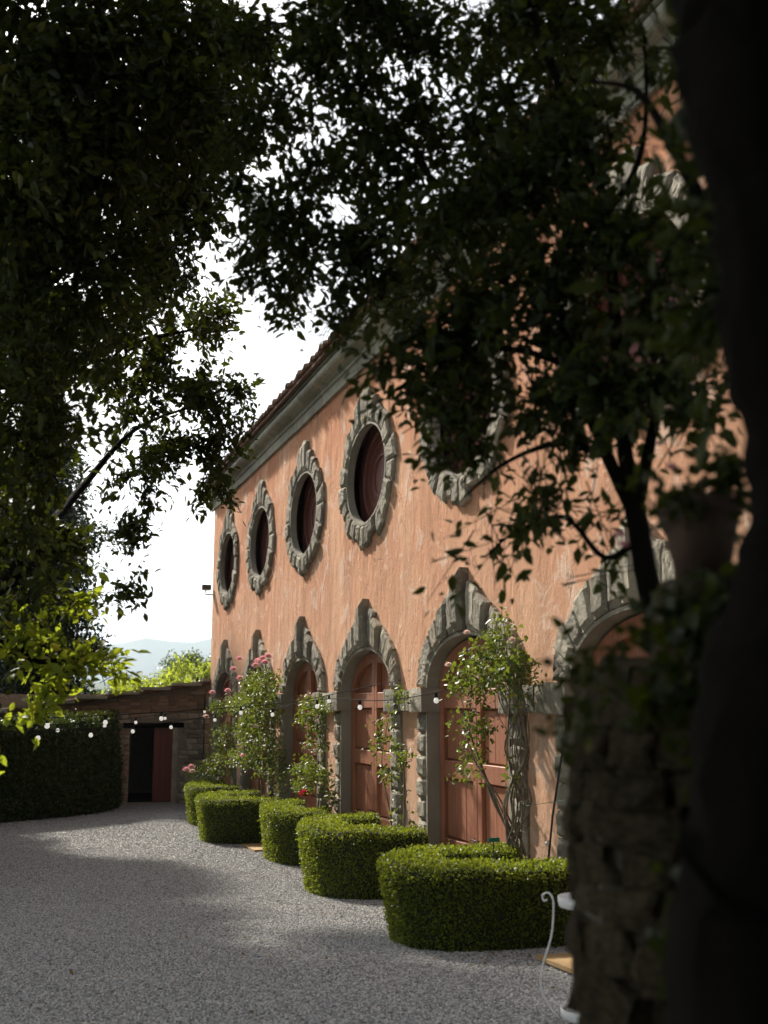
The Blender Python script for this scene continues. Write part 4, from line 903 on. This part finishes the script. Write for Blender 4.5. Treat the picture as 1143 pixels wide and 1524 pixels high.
def board(a, b, c, d, label):
    pts = [a, b, c, d]; mb = MB(); mb.add([(x, y, g(y) + .012) for x, y in pts] + [(x, y, g(y) + .045) for x, y in pts], [(3, 2, 1, 0), (4, 5, 6, 7), (0, 1, 5, 4), (1, 2, 6, 5), (2, 3, 7, 6), (3, 0, 4, 7)])
    tag(mb.build('ramp_board', M['ochre']), label, 'board', 'tan boards laid before the doors')
board((4.30, 8.98), (4.25, 7.7), (5.1, 7.7), (5.1, 8.98), 'tan board lying on gravel between the largest hedge and the plant stand')
board((4.25, 21.4), (4.25, 20.2), (5.2, 20.2), (5.2, 21.4), 'tan board on gravel glimpsed between two box hedges')
tp = at(735, 1250, 10.9); tg = empty('plant_tag', (tp[0], tp[1], g(tp[1])), 'small teal plant tag on a stick inside the largest hedge', 'tag')
mb = MB(); mb.box((tp[0] - .06, tp[1] - .004, tp[2] - .02), (tp[0] + .06, tp[1] + .004, tp[2] + .02)); mb.build('plate', M['teal'], tg)
mb = MB(); mb.tube([(tp[0], tp[1] + .012, .5), (tp[0], tp[1] + .012, tp[2] + .01)], .006, 6); mb.build('stick', M['iron'], tg)
cp_ = PIER[0] - .62; cn = empty('garden_cane', (5.0, cp_ + .06, g(cp_)), 'thin dark cane leaning on the plaster beside the twisted rose', 'cane')
mb = MB(); mb.tube([(5.0, cp_ + .10, g(cp_)), (5.12, cp_ + .03, 1.6), (5.27, cp_ - .07, 2.6)], .012, 6); mb.build('cane', M['iron'], cn)
mb = MB(); mb.lathe((5.07, cp_ + .062, 1.33), [(0, -.022), (.018, -.014), (.024, 0), (.018, .014), (0, .022)], 10); mb.build('joint', M['white_iron'], cn, True)
wr = MB(); wr.tube([(5.05, PIER[0] + .1, 1.62), (5.15, cp_ - .2, 1.76)], .003, 5); tag(wr.build('tie_wire', M['teal']), 'thin green tie wire stretched from the twisted rose to the wall', 'wire')

# ------------------------------------------------------------------ festoon lights
def festoon(pts, label, step, off):
    P = crv(pts, 14); t = empty('string_light', tuple(P[0]), label, 'string lights', None)
    mb = MB(); mb.tube(P, .006, 5); cb = mb.build('cable', M['cable'], t)
    ds = np.cumsum([0] + [np.linalg.norm(P[i + 1] - P[i]) for i in range(len(P) - 1)]); q = off
    while q < ds[-1] - .3:
        p = np.array([np.interp(q, ds, [a[k] for a in P]) for k in range(3)])
        mb = MB(); mb.lathe(p, [(0, .0), (.018, -.005), (.02, -.06), (0, -.06)], 8); mb.build('socket', M['cable'], t)
        mb = MB(); mb.lathe(p, [(.012, -.055), (.018, -.064), (.028, -.080), (.031, -.095), (.027, -.112), (.014, -.123), (0, -.126)], 12); mb.build('bulb', M['bulb'], t, True)
        q += step
festoon([tuple(at(-60, 1072, 11)), tuple(at(110, 1067, 14)), tuple(at(270, 1058, 17)), tuple(at(430, 1045, 18)), (D - .02, 15.3, 3.02)], 'thick string of white bulbs running from the dark tree to the slim rose', 1.7, .6)
festoon([tuple(at(-60, 1090, 12)), tuple(at(100, 1086, 15)), tuple(at(205, 1079, 18)), tuple(at(300, 1068, 21)), (D - .02, 23.1, 2.75)], 'lowest string of white bulbs ending at the big pink rose', 1.9, .2)
festoon([tuple(at(-60, 1084, 16)), tuple(at(120, 1076, 19)), tuple(at(250, 1062, 24)), (D - .02, 27.2, 2.75)], 'string of white bulbs crossing before the outbuilding to the far pier', 1.9, .5)
festoon([tuple(at(390, 1058, 18.5)), tuple(at(480, 1041, 16.2)), tuple(at(590, 1041, 13.6)), (D - .02, 11.4, 3.0)], 'string of white bulbs running along the doors towards the twisted rose', 1.9, .5)

# ------------------------------------------------------------------ the hazy air
mb = MB(); mb.box((-9500, -3200, -60), (9500, 12500, 720)); hz_ = mb.build('haze', None); tag(hz_, 'thin bluish summer haze over the valley', 'haze', kind='stuff')
hm = bpy.data.materials.new('haze'); hm.use_nodes = True; hn = hm.node_tree; hn.nodes.remove(hn.nodes['Principled BSDF'])
pv = hn.nodes.new('ShaderNodeVolumePrincipled'); pv.inputs['Color'].default_value = (.70, .84, 1, 1); pv.inputs['Density'].default_value = .00013; pv.inputs['Anisotropy'].default_value = .3
hn.links.new(pv.outputs[0], hn.nodes['Material Output'].inputs['Volume']); hz_.data.materials.clear(); hz_.data.materials.append(hm)
